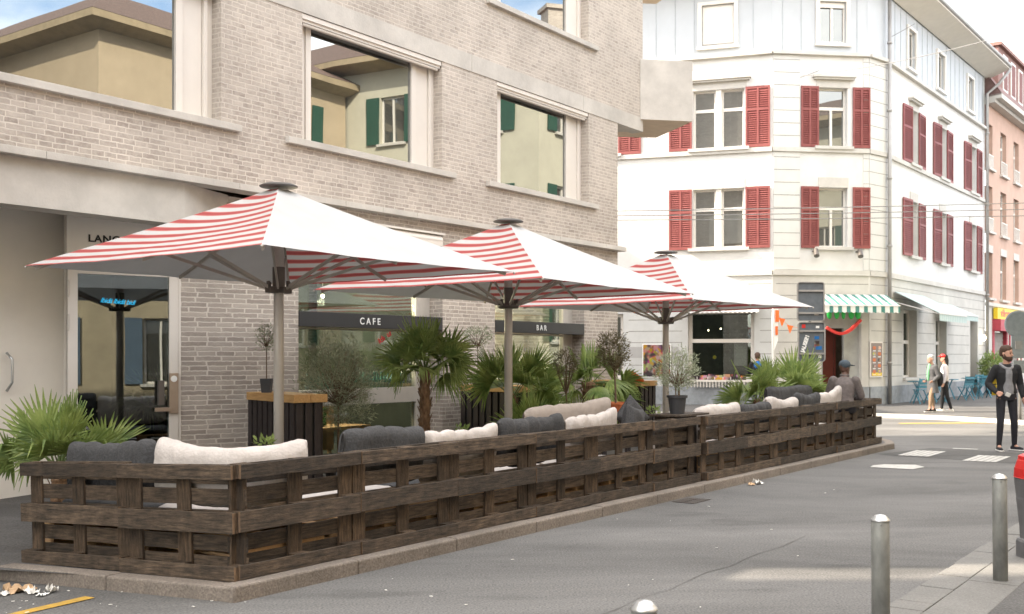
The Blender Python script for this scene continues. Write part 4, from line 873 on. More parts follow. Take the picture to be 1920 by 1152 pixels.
where=['first pallet of the long fence side, at the near corner below the white cushion','second pallet of the long side from the near corner, below the big charcoal cushion','third pallet of the long side from the near corner, below the first small white cushion','fourth pallet of the long side from the near corner, below the charcoal roll cushion','fifth pallet of the long side, below the beige and white cushions','sixth pallet of the long side, last one before the black plant pot','first pallet of the farther fence run, right of the black plant pot','second pallet of the farther fence run, below a charcoal cushion','third pallet of the farther fence run, in front of the low fan palm','fourth pallet of the farther fence run, below the tall fan palm','fifth pallet of the farther fence run, below the sitting man','sixth pallet of the farther fence run, at its far end']
rng=random.Random(11); u=4.875
for i,l in enumerate(where):
    if i==6: u+=.10
    v=5.82-(0 if i<6 else .05)+rng.uniform(-.012,.012); z=.107+rng.uniform(0,.006)
    o=dup(p0,SM@Matrix.Translation((u,v,z))@Matrix.Rotation(rng.uniform(-.006,.006),4,'Z')@Matrix.Rotation(rng.uniform(-.004,.004),4,'Y'),l); jit(o,i+5); u+=1.2+(.0 if i<6 else -.004)
# end pallet closing the fence at the far end, and pot shelf board
dup(p0,SM@Matrix.Translation((u+.01,5.92,.107))@Matrix.Rotation(R(92),4,'Z'),'pallet turned across the far end of the fence')
mb=MB(SM); mb.box(11.55,12.35,5.83,6.25,.925,.95); mb.box(11.6,12.3,5.98,6.2,.1,.925)
tag(part(mb,'pot_shelf',M['wood'],None,bevel=.003),'dark board shelf behind the fence top carrying the black plant pot','shelf')
# ---------------------------------------------------------------- low benches inside
def bench(Mx,label):
    t=thing('pallet_bench',label,'bench',Mx,'low pallet benches inside the terrace')
    b=MB()
    for y in (0,.175,.35,.525,.70): b.box(0,1.2,y,y+.1,.264,.286)
    for y in (0,.35,.70): b.box(0,1.2,y,y+.1,.121,.143)
    part(b,'deck_boards',M['rawwood'],t,world=False,bevel=.003)
    for x in (0,.53,1.06): part(MB().box(x,x+.14,0,.80,0,.12),'runner',M['rawwood'],t,world=False); part(MB().box(x,x+.14,0,.80,.144,.263),'runner',M['rawwood'],t,world=False)
    return t
bl=['bench behind the fence between pole and near corner','bench behind the big charcoal cushion','bench behind the first small white cushion','bench behind the charcoal roll cushion','bench behind the beige cushion','bench before the black plant pot','bench beyond the black plant pot','bench below the low fan palm','bench below the tall fan palm','bench under the sitting man','bench at the far end of the fence']
b0=None
for i in range(11):
    u=6.0+1.21*i+(.0 if i<5 else .25); m=splace(u,6.0,.102)
    lab='low raw wood pallet '+bl[i]
    b0=bench(m,lab) if b0 is None else dup(b0,m,lab) and b0
dup(b0,SM@Matrix.Translation((5.82,7.22,.05))@Matrix.Rotation(R(95),4,'Z'),'low raw wood pallet bench behind the short fence side')
dup(b0,SM@Matrix.Translation((5.84,5.99,.09))@Matrix.Rotation(R(92),4,'Z'),'low raw wood pallet bench in the near corner of the terrace')
# ================================================================ cushions
def cushion(name,label,cat,path,hh,th,m,tufts=4,seed=0,lean=.0,group=None,sq=2.6,puff=.17):
    """a stuffed slab following path (list of u,v,zcentre), hh half height, th half thickness"""
    rng=random.Random(seed); n=44; k=20; pts=[Vector((*P(a,b).xy,c)) for a,b,c in path]
    L=[0]
    for a,b in zip(pts,pts[1:]): L.append(L[-1]+(b-a).length)
    def at(s):
        s=max(0,min(L[-1],s))
        for i in range(len(L)-1):
            if s<=L[i+1]+1e-9: return pts[i].lerp(pts[i+1],(s-L[i])/max(1e-6,L[i+1]-L[i]))
        return pts[-1]
    sm=[]; 
    for i in range(n+1):
        s=L[-1]*i/n; q=Vector(); w=0
        for d in (-.2,-.1,0,.1,.2): q+=at(s+d*L[-1]*.35); w+=1
        sm.append(q/w if 0<i<n else at(s))
    V=[];F=[]; ph=[rng.uniform(0,6.3) for _ in range(6)]
    for i in range(n+1):
        t=i/n; d=(sm[min(i+1,n)]-sm[max(i-1,0)]); d.z*=.3; d.normalize(); side=Vector((-d.y,d.x,0)).normalized()
        e=min(t,1-t)*L[-1]/.10; end=min(1,max(.02,1-(1-min(1,e))**2.4))**.5
        ft=abs(((t*tufts)%1)-.5)*2  # 1 at seam
        pin=1-puff*math.exp(-((1-ft)*L[-1]/tufts/2/.035)**2) if 0.04<t<.96 and ft>.2 else 1
        wob=1+.06*math.sin(7*t+ph[0])+.05*math.sin(17*t+ph[1])
        for j in range(k):
            a=2*math.pi*j/k; ca,sa=math.cos(a),math.sin(a); r=(abs(ca)**sq+abs(sa)**sq)**(-1/sq)
            y=ca*r*th*(pin*end)*wob; z=sa*r*hh*(1-(1-pin)*.45)*(.80+.20*end)*(1+.04*math.sin(9*t+ph[2]+a))
            # horizontal quilting across the slab
            y*=1-.18*math.exp(-((abs(sa*r)-.33)/.06)**2)
            c=sm[i]; V.append(c+side*(y+lean*z)+Vector((0,0,z)))
    for i in range(n):
        for j in range(k): F.append((i*k+j,i*k+(j+1)%k,(i+1)*k+(j+1)%k,(i+1)*k+j))
    F+= [tuple(range(k)),tuple(n*k+j for j in reversed(range(k)))]
    mb=MB(); mb.add(V,F); o=part(mb,name,M[m],None,smooth=True); sb=o.modifiers.new('s','SUBSURF'); sb.levels=1; sb.render_levels=1
    dm=o.modifiers.new('folds','DISPLACE'); tx=bpy.data.textures.new('folds','CLOUDS'); tx.noise_scale=.09; dm.texture=tx; dm.strength=.016; dm.texture_coords='GLOBAL'
    tag(o,label,cat,group); return o
G='back cushions leaning on the fence'
def cu(l,u0,u1,z0,z1,m,top0,top1,tufts=4,seed=0,v=6.09,hh=.24,th=.085,zm=None,dv=0):
    um=(u0+u1)/2; zc0=top0-hh; zc1=top1-hh; zcm=(zm if zm else (top0+top1)/2)-hh
    return cushion('cushion',l,'cushion',[(u0,v,zc0),(um,v+dv,zcm),(u1,v,zc1)],hh,th,m,tufts,seed,lean=-.12,group=G)
cushion('cushion','charcoal cushion on the short fence side beside the potted fan palm','cushion',[(4.93,7.98,.74),(4.98,7.5,.765),(5.04,6.98,.80)],.22,.085,'cgrey',5,1,group=G)
cushion('cushion','long cream white cushion bent round the near corner of the fence','cushion',[(5.02,6.93,.83),(5.02,6.55,.79),(5.14,6.17,.765),(5.45,6.05,.775),(5.70,6.04,.84)],.22,.11,'cwhite',2,2,group=G,puff=.06)
cu('thick charcoal tufted cushion on the fence between the nearest pole and the first palm trunk',6.12,7.08,0,0,'cgrey',1.09,1.06,4,3,th=.12)
cu('cream cushion between the thick charcoal one and the second parasol pole',7.10,8.18,0,0,'cwhite',1.02,1.04,5,4,zm=.98)
cu('charcoal cushion with folded end in front of the second parasol pole',8.20,8.85,0,0,'cgrey',1.06,1.05,3,5,th=.11)
cu('charcoal roll cushion just right of the second parasol pole',8.72,9.42,0,0,'cgrey',1.03,1.06,3,15,th=.10,v=6.16)
cu('cream cushion in front of the large beige one',9.38,10.42,0,0,'cwhite',1.03,1.10,5,6,zm=1.02)
cushion('cushion','large beige cushion standing behind the cream one','cushion',[(9.5,6.7,.84),(10.2,6.55,.88),(10.85,6.4,.93)],.25,.09,'cbeige',3,7,lean=-.1,group=G)
for (l,u,v,zc,w_,s,rz) in (('pointed charcoal pillow lying on the fence left of the black plant pot',10.85,6.08,.88,.24,8,.1),('dark pillow standing on its corner behind the pointed one beside the third pole',11.22,6.30,.93,.22,9,-.3)):
    mb=MB(splace(u,v,zc,rz)@Matrix.Rotation(R(42 if s==9 else 12),4,'Y')); V=[];F=[]; n=14
    for sgn in (1,-1):
        b=len(V)
        for i in range(n+1):
            for j in range(n+1):
                x=-1+2*i/n; z=-1+2*j/n; h=((1-x**4)*(1-z**4))**.5; V.append((x*w_*(1-.10*(1-z*z)),-sgn*(.09*h*(1+.12*math.sin(5*x+3*z))),z*w_*.85*(1-.1*(1-x*x))))
        for i in range(n):
            for j in range(n): a=b+i*(n+1)+j; F.append((a,a+1,a+n+2,a+n+1))
    mb.add(V,F); tag(part(mb,'pillow',M['cgrey'],None,smooth=True),l,'pillow','dark pillows')
cu('cream cushion just right of the black plant pot',12.42,13.75,0,0,'cwhite',1.00,1.02,4,10,zm=1.03,th=.11)
cu('flat charcoal cushion between two cream ones beyond the black plant pot',13.8,14.9,0,0,'cgrey',.99,1.00,4,11)
cu('cream cushion below the low fan palm',14.75,15.9,0,0,'cwhite',1.08,1.03,3,12,zm=1.01,th=.11)
cu('charcoal cushion left of the farthest cream one',15.85,16.9,0,0,'cgrey',1.10,1.08,5,13,zm=1.05)
cu('farthest cream cushion, its right end raised',16.85,17.95,0,0,'cwhite',1.06,1.17,4,14,zm=1.06)
cu('charcoal cushion at the far right end of the fence',17.95,18.95,0,0,'cgrey',1.12,1.08,4,16)
cushion('cushion','long flat charcoal cushion behind the last ones, in front of the sitting man','cushion',[(16.3,6.7,.96),(17.5,6.7,.96),(18.4,6.75,.95)],.2,.1,'cgrey',5,17,group=G)
seat=[('cream seat cushion in the near corner behind the short fence side',[(5.42,6.05,.45),(5.40,6.7,.45),(5.36,7.15,.45)],.36,'cwhite'),('charcoal seat cushion behind the short fence side',[(5.36,7.25,.43),(5.33,7.8,.43),(5.30,8.3,.43)],.34,'cgrey'),
('cream seat cushion seen through the first long side pallet',[(5.9,6.45,.455),(6.5,6.45,.455),(7.05,6.45,.455)],.34,'cwhite'),('charcoal seat cushion seen through the second long side pallet',[(7.1,6.45,.455),(7.7,6.45,.455),(8.2,6.45,.455)],.34,'cgrey'),
('cream seat cushion seen through the third long side pallet',[(8.25,6.45,.455),(8.9,6.45,.455),(9.4,6.45,.455)],.34,'cwhite'),('cream seat cushion seen through the fifth long side pallet',[(9.5,6.45,.455),(10.1,6.45,.455),(10.75,6.45,.455)],.34,'cwhite'),
('cream seat cushion beyond the black plant pot',[(12.4,6.45,.455),(13.1,6.45,.455),(13.8,6.45,.455)],.34,'cwhite'),('cream seat cushion below the low fan palm',[(14.8,6.45,.455),(15.4,6.45,.455),(16.1,6.45,.455)],.34,'cwhite')]
for i,(l,p_,w_,m_) in enumerate(seat): cushion('seat_cushion',l,'cushion',p_,.06,w_,m_,4,50+i,group='seat cushions on the pallet benches',puff=.05)
# ================================================================ parasols
def parasol(label,Mx,zc,za,half,seed,hub=2.30):
    t=thing('parasol',label,'parasol',Mx,'square parasols with striped and white panels')
    rng=random.Random(seed)
    pole=MB(); pole.lathe([(.30,0),(.30,.03),(.07,.035)],24); pole.tube([(0,0,.03),(0,0,za-.06)],.052,20); part(pole,'pole',M['alu'],t,world=False,smooth=False)
    for p in t.children[0].data.polygons: p.use_smooth=abs(p.normal.z)<.5
    s=MB(); s.tube([(0,0,hub-.02),(0,0,hub+.22)],.064,20); (s.lathe([(.05,hub-.05),(.13,hub-.045),(.14,hub-.02),(.13,hub+.015),(.05,hub+.02)],24) if seed>1 else s.box(-.15,.15,-.04,.04,hub-.05,hub+.015)); s.box(-.04,.04,-.12,.12,hub-.048,hub+.012)
    for a in (0,90,180,270):
        c,d=math.cos(R(a)),math.sin(R(a)); s.bar((c*.14,d*.14,hub+.01),(c*.14,d*.14,hub+.07),.025,.035)
    part(s,'slider',M['aludark'],t,world=False,bevel=.005)
    d=MB(); d.lathe([(.001,za+.022),(.15,za+.018),(.18,za+.006),(.198,za-.006),(.192,za-.014),(.17,za-.018),(.06,za-.022)],32); part(d,'top_cap',M['capgrey'],t,world=False,smooth=True)
    # fabric: four panels meeting on the diagonals, slightly slack between the ribs
    def zf(x,y):
        q=max(abs(x),abs(y)); e=min(abs(x),abs(y))/max(q,1e-6)
        k=q/half; w_=.006*math.sin(9*x+3*y+seed)*math.sin(7*y-2*x)*k*(1-e*e)
        return w_+za-(za-zc)*(k**.93)*1.0 -.045*math.sin(math.pi*min(1,k))*(1-e*e) -.012*(1-e*e)*k*k + .0
    n=16
    for nm,ang in (('striped_panel',0),('white_panel',90),('striped_panel',180),('white_panel',270)):
        f=MB(); c,d=math.cos(R(ang)),math.sin(R(ang)); V={}; vs=[];fs=[];uvs=[]
        for i in range(n+1):
            q=.06+(half-.06)*i/n
            for j in range(n+1):
                e=-1+2*j/n; x0,y0=q,q*e*(1-0.0); 
                bow=1-.035*(1-e*e)*(i/n)       # hem curves inward between corners
                x,y=(x0*bow*c-y0*d, x0*bow*d+y0*c); V[i,j]=len(vs); vs.append((x,y,zf(x0,y0)))
        for i in range(n):
            for j in range(n):
                fs.append((V[i,j],V[i+1,j],V[i+1,j+1],V[i,j+1]))
                sl=math.hypot(half,za-zc)/n; uvs.append([(0,half*1.09-i*sl),(0,half*1.09-(i+1)*sl),(0,half*1.09-(i+1)*sl),(0,half*1.09-i*sl)])
        f.add(vs,fs,uvs); part(f,nm,M['stripe'] if 'str' in nm else M['canvas'],t,world=False,smooth=True)
    # ribs to corners and sides with struts from the slider
    for k in range(8):
        a=R(45*k); diag=k%2==1; r=0; e=.985 if diag else .93
        c,s_=math.cos(a),math.sin(a); zt=za-.06; ze=zf(half*.985*(1 if diag else 1),half*.985 if diag else 0)-.03
        rb=MB(); 
        pts=[]
        for i in range(7):
            w=i/6; q=half*(.05+(.91 if diag else .88)*w); pts.append((c*q*(1.414 if diag else 1),s_*q*(1.414 if diag else 1),zf(q,q if diag else 0)-.055))
        for p,q in zip(pts,pts[1:]): rb.bar(p,q,.022,.035)
        if diag: rb.ball((c*half*1.41,s_*half*1.41,zc-.012),.013,.013,.013)
        ro=part(rb,'rib',M['arm'],t,world=False)
        st=MB(); w=.60 if diag else .62; q=half*w; m=1.414 if diag else 1
        pj=Vector((c*q*m,s_*q*m,zf(q,q if diag else 0)-.07)); st.bar((c*.12,s_*.12,hub+.0),pj,.020,.032)
        part(st,'strut',M['arm'],ro,world=False)
    return t
parasol('nearest red striped parasol, its peak above the cream bent cushion',splace(7.54,8.40,.06),2.50,3.36,1.75,1)
parasol('middle red striped parasol in front of the BAR sign',splace(11.13,8.07,.1,-.01),2.39,3.30,1.75,2,2.22)
parasol('farthest red striped parasol beside the black plant pot, before the white house',splace(15.93,8.31,.1,-.148),2.38,3.29,1.75,3,2.14)
# ================================================================ plants
def pot(mb,r0,r1,h,c=(0,0,0),lip=.015,n=22):
    mb.lathe([(r0,0),(r1*.97,h*.86),(r1*.97+.001,h*.86),(r1+lip,h*.87),(r1+lip,h),(r1-.005,h),(r1*.93,h*.9),(.001,h*.9)],n,c)
def fan(mb,base,d,pl,br,span,nseg,droop,rng,pet=None,tilt=0,w=1.0,roll=None):
    """one fan leaf: petiole from base along d, then a blade of narrow folded segments"""
    d=Vector(d).normalized(); up=Vector((0,0,1)); side=d.cross(up); side=side.normalized() if side.length>.05 else Vector((1,0,0)); nrm=side.cross(d).normalized()
    hub=Vector(base)+d*pl - up*(pl*pl*.10)
    if pet is not None: pet.tube([base,Vector(base)+d*pl*.5+up*.0,hub],[.011,.009,.006],5)
    d2=(d-up*tilt).normalized(); nrm=side.cross(d2).normalized()
    rl=R(roll if roll is not None else rng.uniform(-45,45)); side=(Matrix.Rotation(rl,3,d2)@side).normalized(); nrm=side.cross(d2).normalized()
    for i in range(nseg):
        a=R(-span/2+span*i/(nseg-1)+rng.uniform(-1.5,1.5)); L=br*(1-.22*abs(a)/R(span/2)**1)*rng.uniform(.88,1.05)
        dirn=d2*math.cos(a)+side*math.sin(a); dirn=(dirn+nrm*(.18*math.cos(a)-.0)).normalized(); s2=(-d2*math.sin(a)+side*math.cos(a))
        ws=[.004,.013*w,.016*w,.013*w,.007*w,.001]; tt=[0,.22,.45,.68,.87,1]; P_=[]
        dr=droop*rng.uniform(.6,1.5)
        kink=rng.random()<.16*(1+droop*2)
        for t_,wd in zip(tt,ws):
            c=hub+dirn*(L*t_)-up*(dr*L*t_**2.4)
            if kink and t_>.6: c-=up*(t_-.6)*L*.9; c-=dirn*(t_-.6)*L*.6
            P_.append((c-s2*wd*br*2.1,c+nrm*.008,c+s2*wd*br*2.1))
        b=[];f=[]
        for q in P_: b+=list(q)
        for k in range(5): f+=[(3*k,3*k+1,3*k+4,3*k+3),(3*k+1,3*k+2,3*k+5,3*k+4)]
        mb.add(b,f)
def palm(label,Mx,leaves,trunk_h,trunk_r,br,pl,seed,potm=None,poth=.3,potr=.18,nseg=30,droop=.25,elev=(10,80),extra=()):
    t=thing('fan_palm',label,'palm',Mx); rng=random.Random(seed); mb=MB(); pt=MB(); top=Vector((0,0,poth*.9+trunk_h))
    k=0
    for i in range(leaves):
        az=i*2.39996+rng.uniform(-.3,.3); el=R(elev[0]+(elev[1]-elev[0])*(i/(leaves-1 if leaves>1 else 1))+rng.uniform(-6,6))
        d=(math.cos(az)*math.cos(el),math.sin(az)*math.cos(el),math.sin(el)); fan(mb,top+Vector((rng.uniform(-.02,.02),rng.uniform(-.02,.02),-.03)),d,pl*rng.uniform(.8,1.15),br*rng.uniform(.85,1.1),rng.uniform(150,215),nseg,droop*rng.uniform(.6,1.4)*(1.25-el),rng,pt,tilt=rng.uniform(.0,.5)*(1-math.sin(el)))
    for (az,el,p_,b_) in extra:
        az=R(az)-Mx.to_euler().z; el=R(el); d=(math.cos(az)*math.cos(el),math.sin(az)*math.cos(el),math.sin(el)); fan(mb,top,d,p_,b_,190,nseg+4,droop*.5,rng,pt,tilt=.05,roll=rng.uniform(45,80)*(-1 if math.cos(az+Mx.to_euler().z)>0 else 1))
    part(mb,'fronds',M['palm'],t,world=False); part(pt,'leaf_stalks',M['petiole'],t,world=False)
    tr=MB(); z0=poth*.9 if potm else 0; m=10
    prof=[]
    for i in range(m*2+1):
        h=z0+(top.z-z0)*i/(2*m); prof.append((trunk_r*(1.0+.13*(i%2))*(1.1-.15*i/(2*m)),h))
    if trunk_h>.06:
        tr.lathe(prof+[(.02,top.z+.03)],12)
        for i in range(int(trunk_h*90)):
            a=rng.uniform(0,6.28); z=rng.uniform(z0+.03,top.z); r=trunk_r*1.05; tr.bar((math.cos(a)*r,math.sin(a)*r,z),(math.cos(a)*(r+.03),math.sin(a)*(r+.03),z+.07),.018,.006)
    else: tr.lathe([(trunk_r,z0-.01),(trunk_r*.9,top.z+.02),(.01,top.z+.04)],10)
    part(tr,'trunk',M['trunk'],t,world=False)
    if potm:
        q=MB(); pot(q,potr*.78,potr,poth); part(q,'pot',M[potm],t,world=False,smooth=False)
        q=MB(); q.lathe([(potr*.93,poth*.9-.004),(.001,poth*.9+.004)],16); part(q,'soil',M['soil'],t,world=False)
    return t
def leafball(mb,c,rx,ry,rz,n,L,W_,rng,shell=.35,up=.3):
    c=Vector(c)
    for i in range(n):
        while True:
            p=Vector((rng.uniform(-1,1),rng.uniform(-1,1),rng.uniform(-1,1)))
            if shell<p.length<1: break
        nz=math.sin(p.x*5+c.x*7)+math.sin(p.y*6+2)+math.sin(p.z*5.3+p.x*4)
        if nz<-.9 and rng.random()<.7: continue
        q=c+Vector((p.x*rx,p.y*ry,p.z*rz))*rng.uniform(.9,1.12); d=(p.normalized()+Vector((rng.uniform(-1,1),rng.uniform(-1,1),rng.uniform(-.6,1)+up))).normalized()
        s=d.cross(Vector((rng.uniform(-1,1),rng.uniform(-1,1),rng.uniform(-1,1)))).normalized()*W_*rng.uniform(.7,1.3)/2; l=L*rng.uniform(.6,1.3)
        mb.add([q,q+d*l*.5+s,q+d*l,q+d*l*.5-s],[(0,1,2,3)])
def twigs(mb,base,c,rx,ry,rz,n,rng,r=.006):
    base=Vector(base); c=Vector(c)
    for i in range(n):
        a=rng.uniform(0,6.28); z=rng.uniform(-.5,.95); k=math.sqrt(max(0,1-z*z)); e=c+Vector((math.cos(a)*k*rx,math.sin(a)*k*ry,z*rz))*.92; m=base.lerp(e,.45)+Vector((rng.uniform(-.05,.05)*rx*4,rng.uniform(-.05,.05)*ry*4,.02)); mb.tube([base,m,e],[r*1.6,r,r*.4],5)
def bush(label,Mx,stem,c,rx,rz,n,seed,potm,poth,potr,leaf='olive',L=.055,W_=.012,name='olive_tree',stem_r=.012,multi=1,tag_=True,cat='potted tree',square=False,twn=26,shell=.2):
    t=thing(name,label,cat,Mx); rng=random.Random(seed)
    q=MB(); 
    if square: q.add([(-potr*.75,-potr*.75,0),(potr*.75,-potr*.75,0),(potr*.75,potr*.75,0),(-potr*.75,potr*.75,0),(-potr,-potr,poth),(potr,-potr,poth),(potr,potr,poth),(-potr,potr,poth)],[(0,3,2,1),(4,5,6,7),(0,1,5,4),(1,2,6,5),(2,3,7,6),(3,0,4,7)])
    else:
        pot(q,potr*.78,potr,poth)
        if potr>.13:
            for i in range(18):
                a=i*math.pi/9; q.bar((math.cos(a)*potr*.79,math.sin(a)*potr*.79,.01),(math.cos(a)*potr*.975,math.sin(a)*potr*.975,poth*.85),.012,.008)
    part(q,'pot',M[potm],t,world=False)
    s=MB(); s.lathe([(potr*.9,poth*.91),(.001,poth*.92)],14); part(s,'soil',M['soil'],t,world=False)
    tk=MB(); top=Vector((c[0],c[1],poth+stem))
    for k in range(multi):
        o=Vector((rng.uniform(-.03,.03),rng.uniform(-.03,.03),0))*(multi>1); tk.tube([Vector((0,0,poth*.8))+o,Vector((c[0]*.4,c[1]*.4,poth+stem*.5))+o*1.2,top+o],[stem_r,stem_r*.85,stem_r*.7],7)
    cc=(c[0],c[1],c[2]); twigs(tk,top,cc,rx,rx,rz,twn,rng,.004 if rx<.3 else .006); part(tk,'trunk',M['bark'],t,world=False)
    f=MB(); leafball(f,cc,rx,rx,rz,n,L,W_,rng,shell)
    for i in range(twn):   # sprigs reaching out of the outline
        a=rng.uniform(0,6.28); z=rng.uniform(-.7,1); k=math.sqrt(max(0,1-z*z)); e=Vector(cc)+Vector((math.cos(a)*k*rx,math.sin(a)*k*rx,z*rz))*rng.uniform(.95,1.2); leafball(f,e,rx*.22,rx*.22,rz*.25,int(n/twn/2.2),L,W_,rng,0,.5)
    part(f,'foliage',M[leaf],t,world=False)
    if tag_ and potm=='potblack':
        lb=MB(splace(0,0)); 
    return t
def toward(px_,py_,t): return px(px_,py_,t)
def at_uv(u,v,z=.1): return Matrix.Translation(P(u,v,z))
# left palm behind the short side
palm('potted fan palm at the far left, spreading over the short fence side',Matrix.Translation((-3.93,9.25,.0)),9,.42,.06,.44,.30,21,'terracotta',.30,.145,droop=.12,elev=(32,70),
     extra=[(190,16,.40,.40),(165,34,.30,.46),(115,64,.20,.48),(15,24,.40,.44),(60,58,.24,.44)])
palm('tall fan palm with drooping fronds and a fibrous trunk in front of the cafe window',at_uv(10.12,8.62),15,1.12,.060,.43,.30,22,'potblack',.3,.22,droop=.34,elev=(-5,84),extra=[(20,34,.38,.48),(-15,12,.34,.42),(170,20,.34,.42),(60,62,.34,.46)])
palm('fan palm behind the second parasol pole, its fans spread sideways',at_uv(12.45,8.95),8,.72,.05,.52,.38,23,'potblack',.3,.2,droop=.22,elev=(15,75),extra=[(15,18,.40,.62),(175,35,.36,.55),(5,-8,.4,.5)])
palm('low bushy fan palm in a terracotta pot behind the cream cushion',at_uv(12.0,8.3),13,.16,.06,.50,.30,24,'terracotta',.26,.2,droop=.22,elev=(8,78))
palm('fan palm with a stout fibrous trunk in front of the bar window',at_uv(13.89,8.55),13,.88,.10,.46,.32,25,'potblack',.3,.22,droop=.38,elev=(-25,78),extra=[(0,5,.5,.45),(180,15,.45,.45),(-10,-20,.5,.4)])
palm('low spreading fan palm above the cream cushion of the far fence run',at_uv(17.45,7.35),11,.46,.06,.54,.34,26,'potblack',.36,.2,droop=.25,elev=(-18,65),extra=[(185,5,.3,.5),(0,10,.3,.5)])
palm('fan palm with large upright fans beside the sitting man',at_uv(18.35,7.05),4,.52,.06,.55,.36,27,'potblack',.36,.2,droop=.15,elev=(15,70),extra=[(165,38,.46,.62),(100,60,.2,.66),(20,48,.40,.68),(5,20,.3,.5)])
palm('dark fan palm in a black planter inside the glazed entrance',at_uv(9.2,12.7,.0),12,.50,.05,.45,.3,29,'potblack',.5,.24,droop=.3,elev=(-5,70))
# olives and other small trees
bush('small standard olive in a grey pot on the first counter',at_uv(8.80,10.02,1.215),.38,(0,0,.66),.115,.155,420,31,'potgrey',.17,.068,square=True,L=.035,W_=.010,stem_r=.008,twn=14)
bush('small standard olive in a black pot on the second counter',at_uv(13.12,10.1,1.215),.42,(0,0,.74),.22,.16,620,32,'potblack',.165,.10,L=.045,W_=.011,stem_r=.008,twn=18)
bush('broad loose olive bush with pale leaves before the cafe window',at_uv(9.35,9.35,.1),.62,(0,0,1.22),.40,.50,5200,33,'potgrey',.34,.17,L=.06,W_=.010,stem_r=.016,twn=70)
bush('round headed dry olive on a thin bare stem behind the bar palm',at_uv(12.5,8.0,.1),.74,(-.06,0,1.46),.17,.17,900,34,'potblack',.28,.15,leaf='olivedry',L=.045,W_=.010,stem_r=.012,twn=22)
bush('dense ball headed olive on a tall stem in a terracotta pot',at_uv(12.6,7.33,.86),.42,(-.02,0,.86),.205,.255,1900,35,'terracotta',.17,.21,leaf='olivedry',L=.045,W_=.011,stem_r=.016,twn=26)
t=thing('plant_stand','dark wooden stand carrying the ball headed olive in the terracotta pot','stand',at_uv(12.6,7.33,.1)); part(MB().box(-.2,.2,-.2,.2,.72,.76),'stand_top',M['blackwood'],t,world=False)
for x in (-.18,.14):
    for y in (-.18,.14): part(MB().box(x,x+.04,y,y+.04,0,.72),'leg',M['blackwood'],t,world=False)
bush('small bushy olive in a black plant pot standing on the fence beside the third pole',at_uv(11.84,6.02,.952),.10,(0,0,.52),.225,.24,1700,36,'potblack',.225,.115,leaf='olive',L=.050,W_=.010,stem_r=.010,multi=3,twn=34,shell=.1)
bush('low grey green shrub between the palms behind the beige cushion',at_uv(12.75,8.0,.1),.2,(0,0,.66),.27,.22,1500,37,'potblack',.26,.15,L=.05,W_=.012,name='potted_shrub',cat='shrub',twn=30)
bush('leafy green shrub in a pot by the doorway of the white house',Matrix.Translation((*(DE@Vector((11.6,-.6,0))).xy,.1)),.25,(0,0,1.1),.42,.52,1500,38,'potblack',.5,.25,leaf='palm',L=.16,W_=.035,name='potted_shrub',cat='shrub',stem_r=.02,twn=30)
b=MB(splace(11.84,6.02,.952)); 
# a few weeds peeping over the cushions
for i,(x,y,t_,l) in enumerate(((497,828,9.6,'small yellow green weed peeping over the cream cushion at the first counter'),(868,806,12.2,'small yellow green weed peeping over the cushions at the second counter'),(1225,770,14.8,'small green sprig beside the pointed charcoal pillow'))):
    p=px(x,y,t_); mb=MB(Matrix.Translation(p)); leafball(mb,(0,0,-.01),.09,.05,.05,60,.06,.022,random.Random(40+i),0,.8); tag(part(mb,'weed',M['palm'],None),l,'plant','weeds at the counters')
# ================================================================ bar counters of dark slats with pale tops
def counter(label,u0,v0,w_,d_,rz=0):
    t=thing('slatted_counter',label,'counter',SM@Matrix.Translation((u0,v0,.1))@Matrix.Rotation(R(rz),4,'Z'),'slatted bar counters with pine tops'); b=MB(); x=.02
    while x<w_-.05: b.box(x,x+.085,0,.022,0,1.02); b.box(x,x+.085,d_-.022,d_,0,1.02); x+=.118
    y=.03
    while y<d_-.05: b.box(0,.022,y,y+.10,0,1.02); b.box(w_-.022,w_,y,y+.10,0,1.02); y+=.142
    part(b,'slats',M['blackwood'],t,world=False,bevel=.003)
    b=MB(); b.box(.03,w_-.03,.03,d_-.03,.05,1.0); part(b,'carcass',M['signblack'],t,world=False)
    b=MB(); n=2; 
    for k in range(2): b.box(-.03+k*(w_+.06)/2+.002,-.03+(k+1)*(w_+.06)/2-.002,-.03,d_+.0,1.02,1.115)
    part(b,'counter_top',M['topwood'],t,world=False,bevel=.004); return t
counter('slatted counter with pine top left of the CAFE window, behind the nearest pole',8.50,9.2,.38,1.25,-16)
counter('slatted counter with pine top between the CAFE and BAR windows',12.86,9.12,.44,1.26,-8)
counter('slatted counter with pine top at the right corner of the brick building',16.86,9.3,.44,1.12,-8)
mb=MB(); rng=random.Random(4); c0=px(1178,700,18.9)
pts=[c0,c0+Vector((.08,0,-.02)),c0+Vector((.20,0,-.10)),c0+Vector((.27,0,-.145))]
mb.tube(pts,[.05,.055,.045,.03],10,sx=.8); mb.tube([c0-Vector((.1,0,.06)),c0+Vector((.05,.05,-.06)),c0+Vector((.18,.04,-.15))],[.03,.04,.03],8); tag(part(mb,'cloth',M['orange'],None,smooth=True),'crumpled orange cloth on the farthest counter','cloth')
